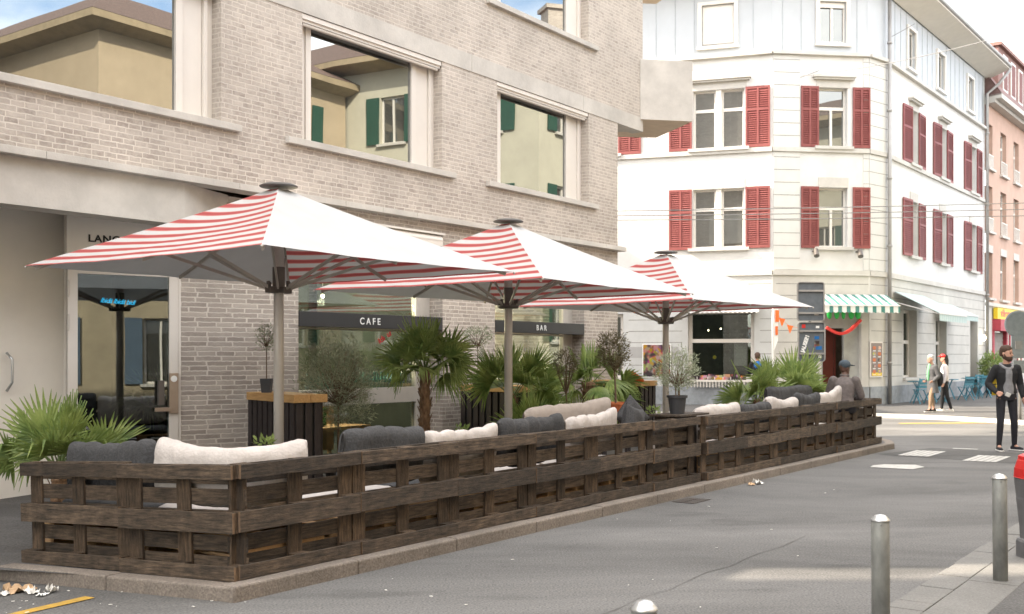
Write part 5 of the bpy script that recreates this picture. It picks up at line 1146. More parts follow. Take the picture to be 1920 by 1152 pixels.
# ================================================================ inside the cafe window
mb=MB(F0); mb.box(10.0,12.45,.38,.75,1.13,1.17); sh=tag(part(mb,'window_shelf',M['cream'],None),'shelf behind the cafe window carrying the bottle row','shelf')
bt=MB()
bt.lathe([(.030,0),(.033,.02),(.033,.13),(.014,.19),(.012,.235),(.015,.24),(.015,.25)],10); me=bt.mesh('bottle',[M['bottle']],True)
for i in range(27):
    o=bpy.data.objects.new('bottle',me); C.objects.link(o); o.location=P(10.45+i*.076,10.6+.46+.01*math.sin(i*3),1.171)
    tag(o,'green glass bottle in the row on the shelf behind the cafe window','bottle','bottles in the cafe window')
def crate(label,u,v,z,rz,m):
    t=thing('crate',label,'crate',splace(u,v,z,rz)); b=MB()
    for k in range(3): 
        z0=.02+k*.085; b.box(0,.5,0,.02,z0,z0+.06); b.box(0,.5,.33,.35,z0,z0+.06); b.box(0,.02,.02,.33,z0,z0+.06); b.box(.48,.5,.02,.33,z0,z0+.06)
    for x,y in ((0,0),(.47,0),(0,.32),(.47,.32)): b.box(x-.002,x+.032,y-.002,y+.032,0,.27)
    part(b,'sides',M[m],t,world=False); b=MB(); b.box(.02,.48,.02,.33,0,.015); part(b,'base',M[m],t,world=False); return t
crate('green plastic crate standing low behind the cafe window',10.9,11.6,.62,.1,'green')
t=thing('table','wooden table with a pale top low behind the cafe window','table',splace(10.3,11.3,.1)); b=MB(); b.box(0,1.7,0,.9,.47,.51); part(b,'table_top',M['rawwood'],t,world=False)
for x,y in ((.05,.05),(1.6,.05),(.05,.8),(1.6,.8)): part(MB().box(x,x+.05,y,y+.05,0,.47),'leg',M['rawwood'],t,world=False)
b=MB(F0); b.box(11.75,11.9,1.4,1.5,.2,1.1); b.box(11.55,12.1,1.42,1.48,.9,1.0); tag(part(b,'wooden_stool',M['topwood'],None),'pale wooden stool frame behind the cafe window','stool')
t=thing('flower_stand','small white stand with leaning stems behind the cafe window','stand',splace(10.35,11.15,.1)); b=MB()
b.bar((0,0,0),(.15,0,.62),.05,.03); b.bar((.3,0,0),(.15,0,.62),.05,.03); b.box(.02,.3,-.02,.1,.4,.43); part(b,'frame',M['green'],t,world=False); part(MB().box(.05,.25,-.03,.1,.43,.6),'white_box',M['letter'],t,world=False)
for i,(u,z,dv) in enumerate(((10.35,2.62,2.2),(10.8,2.5,1.6),(11.6,2.66,2.4),(12.05,2.62,1.8),(14.9,2.6,2),(15.6,2.64,2.3))):
    t=thing('pendant_lamp',('pendant bulb glowing behind the upper cafe window' if i<4 else 'pendant bulb glowing behind the upper bar window'),'lamp',splace(u,10.6+dv,z),'pendant bulbs behind the upper cafe window' if i<4 else 'pendant bulbs behind the upper bar window'); b=MB(); b.ball((0,0,0),.03); part(b,'bulb',M['lamp'],t,world=False,smooth=True); ld=bpy.data.lights.new('bulb_light','POINT'); ld.energy=40; ld.color=(1,.8,.55); ld.shadow_soft_size=.06; lo=bpy.data.objects.new('bulb_light',ld); C.objects.link(lo); lo.parent=t; lo.location=(0,0,-.10); b=MB(); b.tube([(0,0,.05),(0,0,.85)],.006,5); part(b,'cord',M['wire'],t,world=False)
t=thing('ceiling_lamp','round pale yellow lamp glowing inside the glazed entrance','lamp',splace(7.98,12.9,2.78)); b=MB(splace(7.98,12.9,2.78)); b.ball((0,0,0),.085,.03,.10); part(b,'globe',mat('pale_yellow_lamp',(.7,.75,.3),.5,emit=(.8,.85,.35),es=1.2),t,smooth=True)
# ================================================================ bollards and hydrant
def bollard(label,x,y,h,r=.0505,tilt=0):
    t=thing('bollard',label,'bollard',Matrix.Translation((x,y,.03))@Matrix.Rotation(tilt,4,'Y'),'galvanised steel bollards along the pavement')
    b=MB(); b.lathe([(r,-.05),(r,h-.035),(r-.002,h-.03)],28); o=part(b,'post',M['galv'],t,world=False)
    for p in o.data.polygons: p.use_smooth=abs(p.normal.z)<.5
    b=MB(); b.lathe([(r+.003,h-.036),(r+.004,h-.028),(r*.98,h-.024),(r*.80,h-.012),(r*.55,h-.002),(.001,h+.003)],28); part(b,'cap',M['galvcap'],t,world=False,smooth=True)
    b=MB(); b.lathe([(.006,0),(.006,.003)],8); b=MB(Matrix.Translation((-.012,-r-.0005,h-.052))@Matrix.Rotation(R(90),4,'X')); b.lathe([(.006,-.002),(.006,.002)],8); part(b,'screw_hole',M['wire'],t,world=False); return t
bollard('steel bollard cut by the lower picture edge, nearer of the two tall ones',2.11,6.10,.722,tilt=-.006)
bollard('steel bollard beside the red capped hydrant',3.545,7.74,.775,tilt=-.010)
bollard('steel bollard of which only the domed cap shows at the lower picture edge',.475,3.84,.75,r=.047)
t=thing('hydrant','grey pillar hydrant with a red cap at the right picture edge','hydrant',Matrix.Translation((4.235,8.62,.03)))
def sqlathe(mb,prof,n=32,sq=4):
    m=len(prof); vs=[]
    for r,z in prof:
        for j in range(n):
            a=2*math.pi*j/n; c,s=math.cos(a),math.sin(a); k=(abs(c)**sq+abs(s)**sq)**(-1/sq); vs.append((r*c*k,r*s*k,z))
    mb.add(vs,[(i*n+j,i*n+(j+1)%n,(i+1)*n+(j+1)%n,(i+1)*n+j) for i in range(m-1) for j in range(n)]+[tuple(range(n)),tuple((m-1)*n+j for j in range(n))])
b=MB(); sqlathe(b,[(.130,0),(.130,.13),(.118,.15),(.105,.155),(.108,.25),(.128,.46),(.130,.47),(.128,.49),(.140,.60),(.142,.645)]); part(b,'body',M['hydgrey'],t,world=False,bevel=.004)
b=MB(); sqlathe(b,[(.145,.646),(.140,.72),(.122,.785),(.118,.79),(.116,.82),(.09,.835),(.001,.838)]); part(b,'cap',M['red'],t,world=False,bevel=.004)
b=MB(Matrix.Translation((-.02,-.125,.53))@Matrix.Rotation(R(90),4,'X')); b.lathe([(.05,0),(.05,.03),(.036,.032),(.036,.06),(.02,.062)],18); part(b,'outlet',M['galvcap'],t,world=False,smooth=False)
# ================================================================ road signs seen from behind
t=thing('road_sign','pair of stickered sign plates seen from behind on a steel post by the junction','road sign',Matrix.Translation((5.86,21.0,.1)))
Q=Matrix.Translation((5.86,21.0,0))@Matrix.Rotation(R(4),4,'Z')
def px2(x,t_=21.0): return (x-960)/2000*t_-5.86
def pz(y,t_=21.0): return 1.66+(668-y)/2000*t_
b=MB(Q); b.tube([(.0,0,.1),(0,0,pz(529))],.030,14); part(b,'post',M['zinc'],t,smooth=True)
def rplate(x0,x1,z0,z1,y,r=.05):
    pts=[]
    for cx,cz,a0 in ((x1-r,z1-r,0),(x0+r,z1-r,90),(x0+r,z0+r,180),(x1-r,z0+r,270)):
        for k in range(5): a=R(a0+k*22.5); pts.append((cx+r*math.cos(a),cz+r*math.sin(a)))
    return pts
for (ya,yb,xa,xb) in ((530,602,-.262,.272),(605,678,-.245,.285)):
    z0,z1=pz(yb),pz(ya); b=MB(Q); pts=rplate(xa,xb,z0,z1,0); n=len(pts)
    b.add([(x,-.035,z) for x,z in pts]+[(x,-.03,z) for x,z in pts],[tuple(range(n)),tuple(reversed(range(n,2*n)))]+[(i,(i+1)%n,n+(i+1)%n,n+i) for i in range(n)]); pl=part(b,'sign_plate',M['signback'],t)
    b=MB(Q)
    for i in range(n): 
        p,q=pts[i],pts[(i+1)%n]; b.bar((p[0],-.05,p[1]),(q[0],-.05,q[1]),.03,.014)
    part(b,'rim',M['zinc'],pl)
    for f_ in (.22,.80): z=z1+(z0-z1)*f_; part(MB(Q).box(xa+.02,xb-.02,-.075,-.045,z-.018,z+.018),'stiffener',M['zinc'],pl)
z0,z1=pz(678),pz(605)
for nm,x,z,w_,h_,m in (('round_sticker',-.135,z1-.075,.035,.035,'red'),('white_sticker',.145,z1-.09,.035,.022,'letter'),('dark_sticker',.13,z1-.30,.045,.03,'blue_cloth'),('colour_sticker',.13,z1-.42,.05,.055,'food'),('blue_sticker',.17,z1-.50,.06,.035,'blue_cloth'),('small_sticker',.19,z0+.10,.03,.03,'letter'),('worn_sticker',-.19,z1-.18,.035,.02,'paint')):
    b=MB(Q); b.box(x-w_,x+w_,-.042,-.036,z-h_,z+h_); part(b,nm,M[m],t)
b=MB(Q); b.box(.08,.17,-.042,-.036,pz(590)-.012,pz(590)+.012); part(b,'small_sticker',M['cream'],t)
text('sticker_lettering','JAUSER!',.105,Q@Matrix.Translation((-.125,-.040,z0+.17))@Matrix.Rotation(R(-73),4,'Y')@TXT,M['letter'],t,.001,.006,.95)
t=thing('road_sign','round grey sign seen from behind above dark plates, behind the bearded man','road sign',Matrix.Translation((12.55,26.2,.1)))
zz=lambda y:1.66+(668-y)/2000*26.2
b=MB(Matrix.Translation((12.42,26.2,zz(608)))@Matrix.Rotation(R(90),4,'X')); b.lathe([(.001,0),(.33,0),(.33,.02),(.30,.03),(.001,.03)],28); part(b,'round_plate',M['signback'],t)
b=MB(); b.tube([(12.5,26.25,.1),(12.5,26.25,zz(585))],.035,10); part(b,'post',M['zinc'],t,smooth=True)
b=MB(); b.box(12.25,12.8,26.15,26.2,zz(672),zz(630)); b.box(12.3,12.8,26.15,26.2,zz(700),zz(676)); part(b,'sign_plate',M['signback'],t); b=MB(); b.box(12.33,12.5,26.13,26.15,zz(655),zz(640)); part(b,'sticker',M['hydgrey'],t)
# ================================================================ banner pole with small flags
t=thing('flag_pole','thin white pole with a white and red banner and a string of little paper flags','flag',Matrix.Translation((*px(1448,668,30).xy,.1)))
b=MB(); p0_=px(1450,736,30); b.tube([(p0_.x,30,.1),(p0_.x-.02,30,2.4),(p0_.x-.0,30,3.0),(p0_.x+.08,30,3.14),(p0_.x+.14,30,3.05)],.03,8); part(b,'pole',M['letter'],t,smooth=True)
b=MB(); b.add([(p0_.x+.02,30,3.05),(p0_.x+.14,30,3.03),(p0_.x+.13,30,2.1),(p0_.x+.02,30,1.8)],[(0,1,2,3)]); part(b,'banner',M['letter'],t)
b=MB(); b.box(p0_.x+.05,p0_.x+.15,29.96,29.98,2.62,2.95); b.box(p0_.x+.05,p0_.x+.12,29.96,29.98,2.25,2.5); part(b,'banner_print',M['orange'],t)
b=MB(); 
for (x,y) in ((1466,604),(1481,617)):
    q=px(x,y,30.4); b.add([q+Vector((-.09,0,.12)),q+Vector((.10,0,.08)),q+Vector((.0,0,-.14))],[(0,1,2)])
b.tube([(p0_.x,30,2.95),px(1466,600,30.4),px(1481,612,30.4),px(1500,616,31)],.006,4); part(b,'paper_flags',M['orange'],t)
# ================================================================ litter
def crumple(name,label,x,y,z,s,m,seed,flat=.5):
    rng=random.Random(seed); b=MB(Matrix.Translation((x,y,z))@Matrix.Rotation(rng.uniform(0,6),4,'Z')); n=7; V=[];F=[]
    for i in range(n+1):
        for j in range(n+1): V.append(((i/n-.5)*s*2+rng.uniform(-.06,.06)*s,(j/n-.5)*s*1.4+rng.uniform(-.06,.06)*s,abs(rng.gauss(0,1))*s*flat*.35+.002))
    for i in range(n):
        for j in range(n): a=i*(n+1)+j; F.append((a,a+1,a+n+2,a+n+1))
    b.add(V,F); return tag(part(b,name,M[m],None),label,'litter')
def gpt(x,y): t_=1.66*2000/(y-668); q=px(x,y,t_); uu=q.x*UX+q.y*UY; vv=-q.x*UY+q.y*UX; return q.x,q.y,fall(uu,vv)
def lit(nm,l,x,y,s,m,seed,flat=.5): a,b_,c=gpt(x,y); crumple(nm,l,a,b_,c+.004,s,m,seed,flat)
lit('cardboard_scrap','flattened piece of tan cardboard leaning by the kerb at the lower left',38,1092,.10,'card',1,.7)
lit('crumpled_paper','crumpled white paper right of the cardboard scrap',60,1097,.055,'paper',2,1.1); lit('crumpled_paper','white paper ball farther right by the kerb',97,1096,.045,'paper',3,1.5); lit('crumpled_paper','torn grey white paper at the left picture edge by the kerb',10,1098,.05,'paper',4,.5); lit('crumpled_paper','small shredded paper between the cardboard and the yellow line',80,1102,.05,'letter',6,.4)
lit('paper_cup','crushed white paper cup against the kerb of the long fence',1422,908,.07,'paper',7,1.2); lit('food_wrapper','small yellow brown wrapper beside the crushed cup',1409,910,.06,'card',8,.6)
mb=MB(); rng=random.Random(77)
for i in range(46):
    x,y=(rng.uniform(0,430),rng.uniform(1090,1140)) if i<22 else (rng.uniform(430,1600),rng.uniform(905,1140))
    a,b_,c=gpt(x,y); s=rng.uniform(.004,.014); mb.M=Matrix.Translation((a,b_,c+.004))@Matrix.Rotation(rng.uniform(0,6),4,'Z'); mb.box(-s,s,-s*.5,s*.5,0,s*.3)
tag(part(mb,'litter_crumbs',M['paper'],None),'scattered tiny pale crumbs and stubs on the road','litter',kind='stuff')
# ================================================================ blue cafe chairs and tables by the white house
def chair(label,Mx):
    t=thing('folding_chair',label,'chair',Mx,'blue folding chairs outside the white house')
    for x in (-.19,.19):
        part(MB().bar((x,-.19,0),(x,.16,.47),.022,.028),'leg',M['chair'],t,world=False); part(MB().bar((x*.9,.22,0),(x*.9,-.17,.45),.022,.028),'leg',M['chair'],t,world=False)
        part(MB().bar((x,.12,.44),(x,.22,.84),.022,.028),'back_post',M['chair'],t,world=False)
    b=MB()
    for k in range(6): b.box(-.20,.20,-.20+k*.065,-.145+k*.065,.455,.470)
    part(b,'seat',M['chair'],t,world=False); b=MB()
    for k in range(3): b.bar((-.20,.155+k*.028,.56+k*.11),(.20,.155+k*.028,.56+k*.11),.075,.014,up=(0,1,0)) 
    for k in range(3): b.box(-.20,.20,.15+k*.025,.165+k*.025,.53+k*.105,.605+k*.105)
    part(b,'backrest',M['chair'],t,world=False); return t
def table(label,Mx):
    t=thing('round_table',label,'table',Mx,'small blue tables outside the white house'); b=MB(); b.lathe([(.001,.70),(.30,.70),(.31,.71),(.30,.725),(.001,.727)],20); part(b,'table_top',M['chair'],t,world=False)
    for a in (0,90,180,270): part(MB().bar((.24*math.cos(R(a)),.24*math.sin(R(a)),0),(-.12*math.cos(R(a)),-.12*math.sin(R(a)),.70),.02,.02),'leg',M['chair'],t,world=False)
    return t
def dpl(s,o,rz,z=.1): q=DE@Vector((s,-o,z)); return Matrix.Translation(q)@Matrix.Rotation(rz,4,'Z')
ch=chair('dark blue folding chair beside the drain pipe, first from the left',dpl(.7,.9,R(190)))
cl=[(1.9,1.15,175,'bright blue folding chair second from the left, behind the woman in the grey coat'),(2.9,.8,20,'blue folding chair half hidden behind the woman in the grey coat'),(4.6,1.3,200,'blue folding chair just right of the walking couple'),(5.9,1.2,150,'blue folding chair in the middle of the row, right of the couple'),(7.2,1.3,185,'blue folding chair left of the yellow parasol base'),(8.6,1.0,160,'blue folding chair near the potted shrub'),(9.7,.7,20,'blue folding chair farthest down the wall')]
for s_,o_,a_,l_ in cl: dup(ch,dpl(s_,o_,R(a_)),l_)
tb=table('small blue table behind the first two chairs',dpl(1.4,.55,0)); dup(tb,dpl(5.2,.6,.3),'small blue table right of the couple'); dup(tb,dpl(8.0,.6,.5),'small blue table nearest the potted shrub')
t=thing('board_stand','yellow pavement board with dark stripes at the end of the chair row','sign',dpl(10.6,1.1,R(200))); b=MB(); b.box(-.28,.28,-.12,-.09,0,.75); b.box(-.28,.28,.09,.12,0,.75); b.box(-.28,.28,-.1,.1,.72,.76); part(b,'board',M['yellow'],t,world=False); b=MB(); b.box(-.285,.285,-.125,.125,.42,.45); part(b,'stripe',M['signblack'],t,world=False)
# ================================================================ people
class Blob(MB):
    """overlapping closed pieces that a remesh turns into one continuous skin"""
    def loft(s, rings, n=16, M=None):
        M=M or Matrix(); vs=[]
        for x,y,z,rx,ry in rings:
            for j in range(n):
                a=2*math.pi*j/n; vs.append(M@Vector((x+rx*math.cos(a),y+ry*math.sin(a),z)))
        m=len(rings); s.add(vs,[(i*n+j,i*n+(j+1)%n,(i+1)*n+(j+1)%n,(i+1)*n+j) for i in range(m-1) for j in range(n)]+[tuple(reversed(range(n))),tuple((m-1)*n+j for j in range(n))]); return s
    def limb(s, pts, n=12):
        """pts of (Vector, r): rounded tapered tube"""
        P_=[Vector(p) for p,r in pts]; r_=[r for p,r in pts]; q=[];rr=[]
        for i in range(len(P_)-1):
            for k in range(6):
                t=k/6; q.append(P_[i].lerp(P_[i+1],t)); rr.append(r_[i]+(r_[i+1]-r_[i])*t)
        q.append(P_[-1]); rr.append(r_[-1])
        q=[q[0]]+[(q[i-1]+q[i]*2+q[i+1])/4 for i in range(1,len(q)-1)]+[q[-1]]
        s.tube(q,rr,n); s.ball(P_[0],r_[0],n=10,m=8,rz=r_[0]); s.ball(P_[-1],r_[-1],n=10,m=8,rz=r_[-1]); return s
def blob(mb,name,m,parent,vox=.010,label=None):
    o=part(mb,name,m,parent,world=False,smooth=True,label=label); r=o.modifiers.new('one_skin','REMESH'); r.mode='VOXEL'; r.voxel_size=vox; r.use_smooth_shade=True
    k=o.modifiers.new('soft','SMOOTH'); k.factor=.5; k.iterations=2 if vox<.009 else 3; return o
def person(label, Mx, J, cols, hair=None, head_turn=0, coat=0):
    """J: joints dict in metres, the figure faces -y"""
    t=thing('person',label,'person',Mx); g=lambda k: Vector(J[k])
    pel,che,nek,hd=g('pelvis'),g('chest'),g('neck'),g('head'); fd=Vector((math.sin(head_turn),-math.cos(head_turn),0)); u=Vector((-fd.y,fd.x,0))
    def ring(p,rx,ry): return (p.x,p.y,p.z,rx,ry)
    def torso(mb,e=0,lo=-.06,hw=None):
        mb.loft([ring(pel+Vector((0,0,lo)),(hw or .145)+e,.10+e),ring(pel+Vector((0,0,.04)),.158+e,.108+e),ring(pel.lerp(che,.42),.132+e,.092+e),ring(pel.lerp(che,.75),.150+e,.104+e),ring(che,.168+e,.108+e),ring(che.lerp(nek,.45),.155+e,.088+e),ring(che.lerp(nek,.8),.09+e*.7,.066+e*.6),ring(nek,.055+e*.6,.052+e*.5)],20)
    b=Blob(); torso(b,-.012)
    b.limb([(nek-Vector((0,0,.03)),.056),(hd-Vector((0,0,.07)),.052)])
    HM=Matrix.Translation(hd)@Matrix.Rotation(head_turn,4,'Z')
    b.loft([(0,-.040,-.118,.022,.026),(0,-.030,-.100,.045,.055),(0,-.015,-.070,.060,.075),(0,-.005,-.03,.069,.090),(0,0,.01,.074,.096),(0,.004,.05,.075,.098),(0,.006,.085,.066,.088),(0,.006,.11,.048,.066),(0,.006,.125,.02,.03)],18,HM)
    b.limb([(hd+fd*.088+Vector((0,0,.005)),.010),(hd+fd*.108+Vector((0,0,-.028)),.014)],8)
    for s in (-1,1): b.loft([(s*.077,.008,-.03,.006,.012),(s*.082,.012,0,.008,.02),(s*.080,.012,.025,.006,.014)],8,HM)
    for S in ('l','r'):
        sh,el,wr,ha=g('sh'+S),g('el'+S),g('wr'+S),g('ha'+S); b.limb([(sh,.050),(el,.038),(wr,.024)])
        d=(ha-wr).normalized(); s=Vector(J.get('palm'+S,(0,1,0))); s=(s-d*s.dot(d)).normalized(); n=d.cross(s); cur=J.get('curl'+S,.35)
        pc=wr+d*.055
        for k in (-.024,-.008,.008,.024): b.limb([(wr+s*k*.5,.016),(pc+s*k,.0155)],8)
        for k,L in ((-.027,.068),(-.009,.078),(.009,.073),(.026,.056)):
            a=pc+s*k+d*.010; m1=a+d*L*.5+n*L*.2*cur*2; m2=m1+d*L*.5*(1-cur)+n*L*.5*cur*1.3; b.limb([(a,.0100),(m1,.0092),(m2,.0080)],8)
        a=wr+d*.025-s*.026; b.limb([(a,.013),(a+d*.030-s*.020+n*.008,.0115),(a+d*.058-s*.022+n*.02,.009)],8)
        hp,kn,an,to=g('hp'+S),g('kn'+S),g('an'+S),g('to'+S); b.limb([(hp,.082),(kn,.054),(kn.lerp(an,.35),.052),(an,.034),(to+Vector((0,0,-.005)),.014)])
    blob(b,'body',M[cols['skin']],t,.0065)
    for s in (-1,1):
        e=MB(); e.ball(hd+fd*.088+u*s*.031+Vector((0,0,.008)),.012,.012,.007,8,5); part(e,'eye',M['hairblack'],t,world=False,smooth=True)
        e=MB(); e.bar(hd+fd*.096+u*s*.016+Vector((0,0,.030)),hd+fd*.084+u*s*.046+Vector((0,0,.030)),.009,.008); part(e,'eyebrow',M[hair[1] if hair else 'hairblack'],t,world=False)
    e=MB(); e.bar(hd+fd*.088-u*.020+Vector((0,0,-.058)),hd+fd*.088+u*.020+Vector((0,0,-.058)),.010,.008); part(e,'mouth',M['lips'],t,world=False)
    # trousers
    w=cols.get('leg',1); b=Blob(); b.loft([ring(pel+Vector((0,0,-.09)),.155,.105),ring(pel,.165,.115),ring(pel+Vector((0,0,.07)),.150,.105)],20)
    for S in ('l','r'):
        hp,kn,an=g('hp'+S),g('kn'+S),g('an'+S); e=cols.get('leglen',1.0); b.limb([(hp,.092*w),(kn,.066*w),(kn.lerp(an,.4),.060*w),(kn.lerp(an,e),.046*w)])
    blob(b,'trousers',M[cols['trousers']],t,.011)
    for S in ('l','r'):
        an,to=g('an'+S),g('to'+S); d=(to-an); d.z=0; d.normalize(); h=Vector((an.x,an.y,to.z-.035)); b=Blob()
        b.limb([(h-d*.035+Vector((0,0,.045)),.040),(h+d*.06+Vector((0,0,.042)),.038),(h+d*.155+Vector((0,0,.032)),.030)]); b.limb([(h-d*.02+Vector((0,0,.05)),.038),(Vector((an.x,an.y,an.z+.01)),.040)])
        blob(b,'shoe',M[cols['shoe']],t,.010)
        s=MB(); s.bar(h-d*.080+Vector((0,0,.010)),h+d*.195+Vector((0,0,.010)),.082,.022); part(s,'sole',M[cols.get('sole','shoe')],t,world=False,bevel=.008)
    # top
    b=Blob(); torso(b,.018,J.get('hem',.0),cols.get('hemw')); w=cols.get('arm',1)
    if coat: b.loft([ring(pel+Vector((0,.02,-coat)),.215,.165),ring(pel+Vector((0,.01,-coat*.5)),.195,.15),ring(pel+Vector((0,0,.1)),.165,.125)],20)
    for S in ('l','r'):
        sh,el,wr=g('sh'+S),g('el'+S),g('wr'+S); b.limb([(sh,.074*w),(sh.lerp(el,.5),.066*w),(el,.060*w),(el.lerp(wr,.5),.054*w),(el.lerp(wr,.93),.040*w)])
    blob(b,'coat' if coat else 'jacket',M[cols['top']],t,.011)
    if hair:
        kind,mm=hair; hh=Blob(); rr=random.Random(7)
        hh.loft([(0,.035,-.05,.070,.070),(0,.022,.0,.080,.090),(0,.010,.045,.084,.104),(0,.004,.09,.080,.102),(0,.0,.125,.062,.080),(0,0,.145,.03,.04)],18,HM@Matrix.Translation((0,.012,.004)))
        for i in range(70):
            a=rr.uniform(0,6.28); z=rr.uniform(.25,1); k=math.sqrt(1-z*z); p=Vector((math.cos(a)*k*.078,math.sin(a)*k*.10+.012,.035+z*.105)); hh.limb([(HM@p,.013),(HM@(p*1.06+Vector((.010,-.006,.006))),.007)],6)
        if kind=='long': hh.limb([(hd-fd*.06+Vector((0,0,.05)),.07),(hd-fd*.09-Vector((0,0,.10)),.062),(hd-fd*.10-Vector((0,0,.25)),.030)])
        blob(hh,'hair',M[mm],t,.009)
    return t
M['lips']=mat('lips',(.36,.14,.12),.5)
base=dict(pelvis=(0,0,.95),chest=(0,.0,1.33),neck=(0,0,1.48),head=(0,-.01,1.65),shl=(.17,0,1.40),shr=(-.17,0,1.40),ell=(.24,.03,1.13),elr=(-.24,.03,1.13),wrl=(.25,-.05,.90),wrr=(-.25,-.05,.90),hal=(.25,-.08,.80),har=(-.25,-.08,.80),
 hpl=(.09,0,.90),hpr=(-.09,0,.90),knl=(.10,-.01,.49),knr=(-.10,-.01,.49),anl=(.11,.02,.09),anr=(-.11,.02,.09),tol=(.13,-.13,.04),tor=(-.13,-.13,.04))
def pose(**k): d=dict(base); d.update(k); return d
# the bearded man crossing at the right
mp_=Matrix.Translation((8.63,18.62,0))@Matrix.Rotation(R(-4),4,'Z')@Matrix.Scale(1.03,4)
mn=person('bearded man in a black bomber jacket over a grey hoodie, holding a small phone',mp_,
  pose(elr=(-.29,.04,1.14),wrr=(-.22,-.16,1.0),har=(-.13,-.24,.965),palmr=(0,.3,1),curlr=.7,ell=(.25,.05,1.13),wrl=(.26,-.04,.91),hal=(.25,-.08,.82),hem=.03,
   knr=(-.12,-.06,.50),anr=(-.13,-.02,.09),tor=(-.15,-.18,.04),knl=(.13,.0,.49),anl=(.17,.10,.09),tol=(.24,-.03,.04)),
  dict(skin='skin',trousers='dark_denim',top='black_cloth',shoe='dark_denim',sole='shoe',leg=.90,hemw=.14),hair=('short','hair'),head_turn=R(38))
hv=Vector((0,-.01,1.65)); HT=R(38); HM_=Matrix.Translation(hv)@Matrix.Rotation(HT,4,'Z')
b=Blob(); b.loft([(0,-.048,-.132,.030,.034),(0,-.036,-.110,.055,.064),(0,-.020,-.075,.069,.083),(0,-.006,-.045,.072,.091)],16,HM_)
for s in (-1,1): b.limb([(HM_@Vector((s*.068,-.02,-.05)),.016),(HM_@Vector((s*.074,.0,.0)),.010)],8)
blob(b,'beard',M['hair'],mn,.008)
b=Blob(); b.loft([(0,-.045,.97,.115,.092),(0,-.045,1.05,.110,.088),(0,-.045,1.18,.088,.084),(0,-.055,1.32,.085,.088),(0,-.045,1.42,.066,.078)],18); blob(b,'hoodie',M['grey_hoodie'],mn,.010)
b=Blob(); b.limb([((-.070,-.075,1.42),.026),((-.098,.02,1.475),.026),((-.05,.085,1.47),.036),((.05,.085,1.47),.036),((.098,.02,1.475),.026),((.070,-.075,1.42),.026),((.0,-.115,1.385),.020),((-.070,-.075,1.42),.026)]); blob(b,'hood',M['grey_hoodie'],mn,.010)
ph=thing('phone','small pale phone in the hand of the bearded man','phone',mp_@Matrix.Translation((-.085,-.275,.965))); b=MB(); b.M=Matrix.Rotation(R(25),4,'Y')@Matrix.Rotation(R(20),4,'X'); b.box(-.038,.045,-.006,.006,-.030,.040); part(b,'phone_body',M['paper'],ph,world=False,bevel=.006)
# couple on the far pavement
mg=Matrix.Translation((11.72,29.75,.1))@Matrix.Rotation(R(-78),4,'Z')@Matrix.Scale(.90,4)
w1=person('woman with short grey hair in a long grey coat and beige trousers',mg,
  pose(chest=(0,-.02,1.33),head=(0,-.06,1.64),hem=-.1,knl=(.08,-.10,.50),anl=(.09,-.14,.09),tol=(.10,-.29,.04),knr=(-.08,.02,.50),anr=(-.09,.12,.09),tor=(-.10,-.02,.04),ell=(.22,.08,1.12),wrl=(.20,-.10,.96),hal=(.18,-.18,.93),elr=(-.22,.08,1.12),wrr=(-.2,-.1,.96),har=(-.18,-.18,.93)),
  dict(skin='skin',trousers='beige_trousers',top='grey_coat',shoe='black_cloth',leglen=.75,arm=1.08,leg=.98),hair=('short','hairgrey'),coat=.36)
b=Blob(); b.limb([((0,-.09,1.45),.05),((.01,-.13,1.30),.052),((0,-.14,1.12),.045),((0,-.135,1.0),.035)]); blob(b,'scarf',M['green_scarf'],w1,.012)
t=thing('shoulder_bag','dark grey bag hanging at the back of the woman in the grey coat','bag',mg@Matrix.Translation((.0,.24,1.02)))
b=MB(); b.ball((0,0,0),.14,.12,.24,12,9); part(b,'bag_body',M['black_cloth'],t,world=False,smooth=True); b=MB(); b.tube([(0,-.02,.2),(.08,-.14,.38),(.1,-.22,.42)],.012,6); part(b,'strap',M['black_cloth'],t,world=False)
mg=Matrix.Translation((12.15,29.95,.1))@Matrix.Rotation(R(-108),4,'Z')@Matrix.Scale(.90,4)
w2=person('woman in a red cap, white top and black trousers',mg,
  pose(hem=.0,knl=(.09,.06,.50),anl=(.10,.18,.10),tol=(.10,.06,.04),knr=(-.09,-.06,.50),anr=(-.1,-.08,.09),tor=(-.1,-.22,.04),head=(0,-.03,1.66)),
  dict(skin='skin',trousers='black_cloth',top='white_shirt',shoe='shoe',leg=.95),hair=('long','hairblack'))
b=MB(); hv2=Vector((0,-.03,1.66)); b.ball(hv2+Vector((0,-.005,.075)),.098,.112,.075,14,8); b.box(-.06,.06,-.22,-.10,1.715,1.728); part(b,'cap',M['red'],w2,world=False,smooth=True)
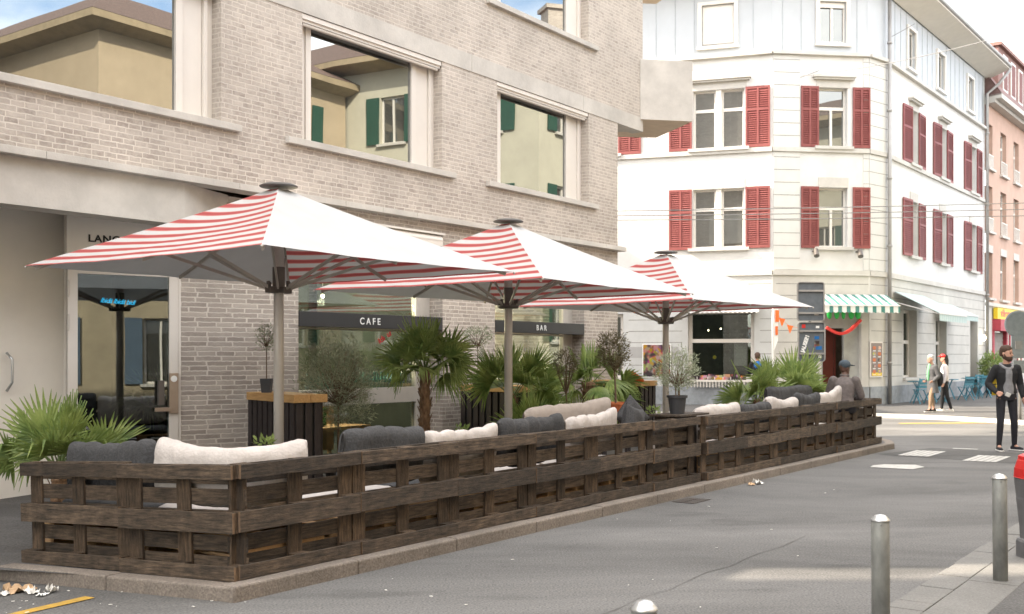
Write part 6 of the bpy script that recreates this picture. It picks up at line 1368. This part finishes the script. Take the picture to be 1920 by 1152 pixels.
# the man sitting on the fence bench, seen from behind
ms=Matrix.Translation((5.62,18.05,.24))@Matrix.Rotation(R(160),4,'Z')
s1=person('man in a grey cap and taupe jacket sitting with his back to the street',ms,
  pose(pelvis=(0,0,.55),chest=(0,-.08,.94),neck=(0,-.13,1.07),head=(.0,-.20,1.21),shl=(.18,-.08,1.00),shr=(-.18,-.08,1.00),ell=(.27,-.14,.74),elr=(-.27,-.14,.74),wrl=(.16,-.34,.66),wrr=(-.16,-.34,.66),hal=(.08,-.42,.68),har=(-.08,-.42,.68),
   hpl=(.1,-.02,.52),hpr=(-.1,-.02,.52),knl=(.14,-.44,.50),knr=(-.14,-.44,.50),anl=(.14,-.42,.05),anr=(-.14,-.42,.05),tol=(.15,-.56,.0),tor=(-.15,-.56,.0),hem=.02),
  dict(skin='skindark',trousers='dark_denim',top='taupe_coat',shoe='black_cloth',arm=1.12,hemw=.15),head_turn=R(-40))
hv3=Vector((0,-.20,1.21)); fd3=Vector((math.sin(R(-40)),-math.cos(R(-40)),0)); b=MB(); b.ball(hv3+Vector((0,0,.065)),.098,.108,.085,14,9); q=hv3+fd3*.09+Vector((0,0,.06)); b.bar(q,q+fd3*.09-Vector((0,0,.015)),.13,.012); part(b,'cap',M['navy_cap'],s1,world=False,smooth=True)
b=MB(); b.tube([hv3+Vector((-.07,.05,-.12)),hv3+Vector((0,.09,-.125)),hv3+Vector((.07,.05,-.12))],.022,8); part(b,'collar',M['taupe_coat'],s1,world=False,smooth=True)
# customer at the shop counter
mc=Matrix.Translation((7.15,31.0,.1))@Matrix.Rotation(R(170),4,'Z')@Matrix.Scale(.98,4)
c1_=person('customer with a blue and black backpack leaning at the shop counter behind the palms',mc,
  pose(chest=(0,-.10,1.30),neck=(0,-.17,1.43),head=(0,-.23,1.56),shl=(.17,-.1,1.36),shr=(-.17,-.1,1.36),ell=(.24,-.2,1.1),elr=(-.24,-.2,1.1),wrl=(.15,-.42,1.1),wrr=(-.15,-.42,1.1),hal=(.1,-.52,1.12),har=(-.1,-.52,1.12)),
  dict(skin='skin',trousers='dark_denim',top='black_cloth',shoe='shoe'),hair=('short','hair'))
t=thing('backpack','blue and black backpack on the customer at the shop counter','bag',mc@Matrix.Translation((0,.10,1.22))); b=MB(); b.ball((0,0,0),.16,.11,.24,12,9); part(b,'bag_body',M['black_cloth'],t,world=False,smooth=True); b=MB(); b.ball((0.02,.06,.10),.11,.07,.12,10,7); part(b,'pocket',M['blue_cloth'],t,world=False,smooth=True)
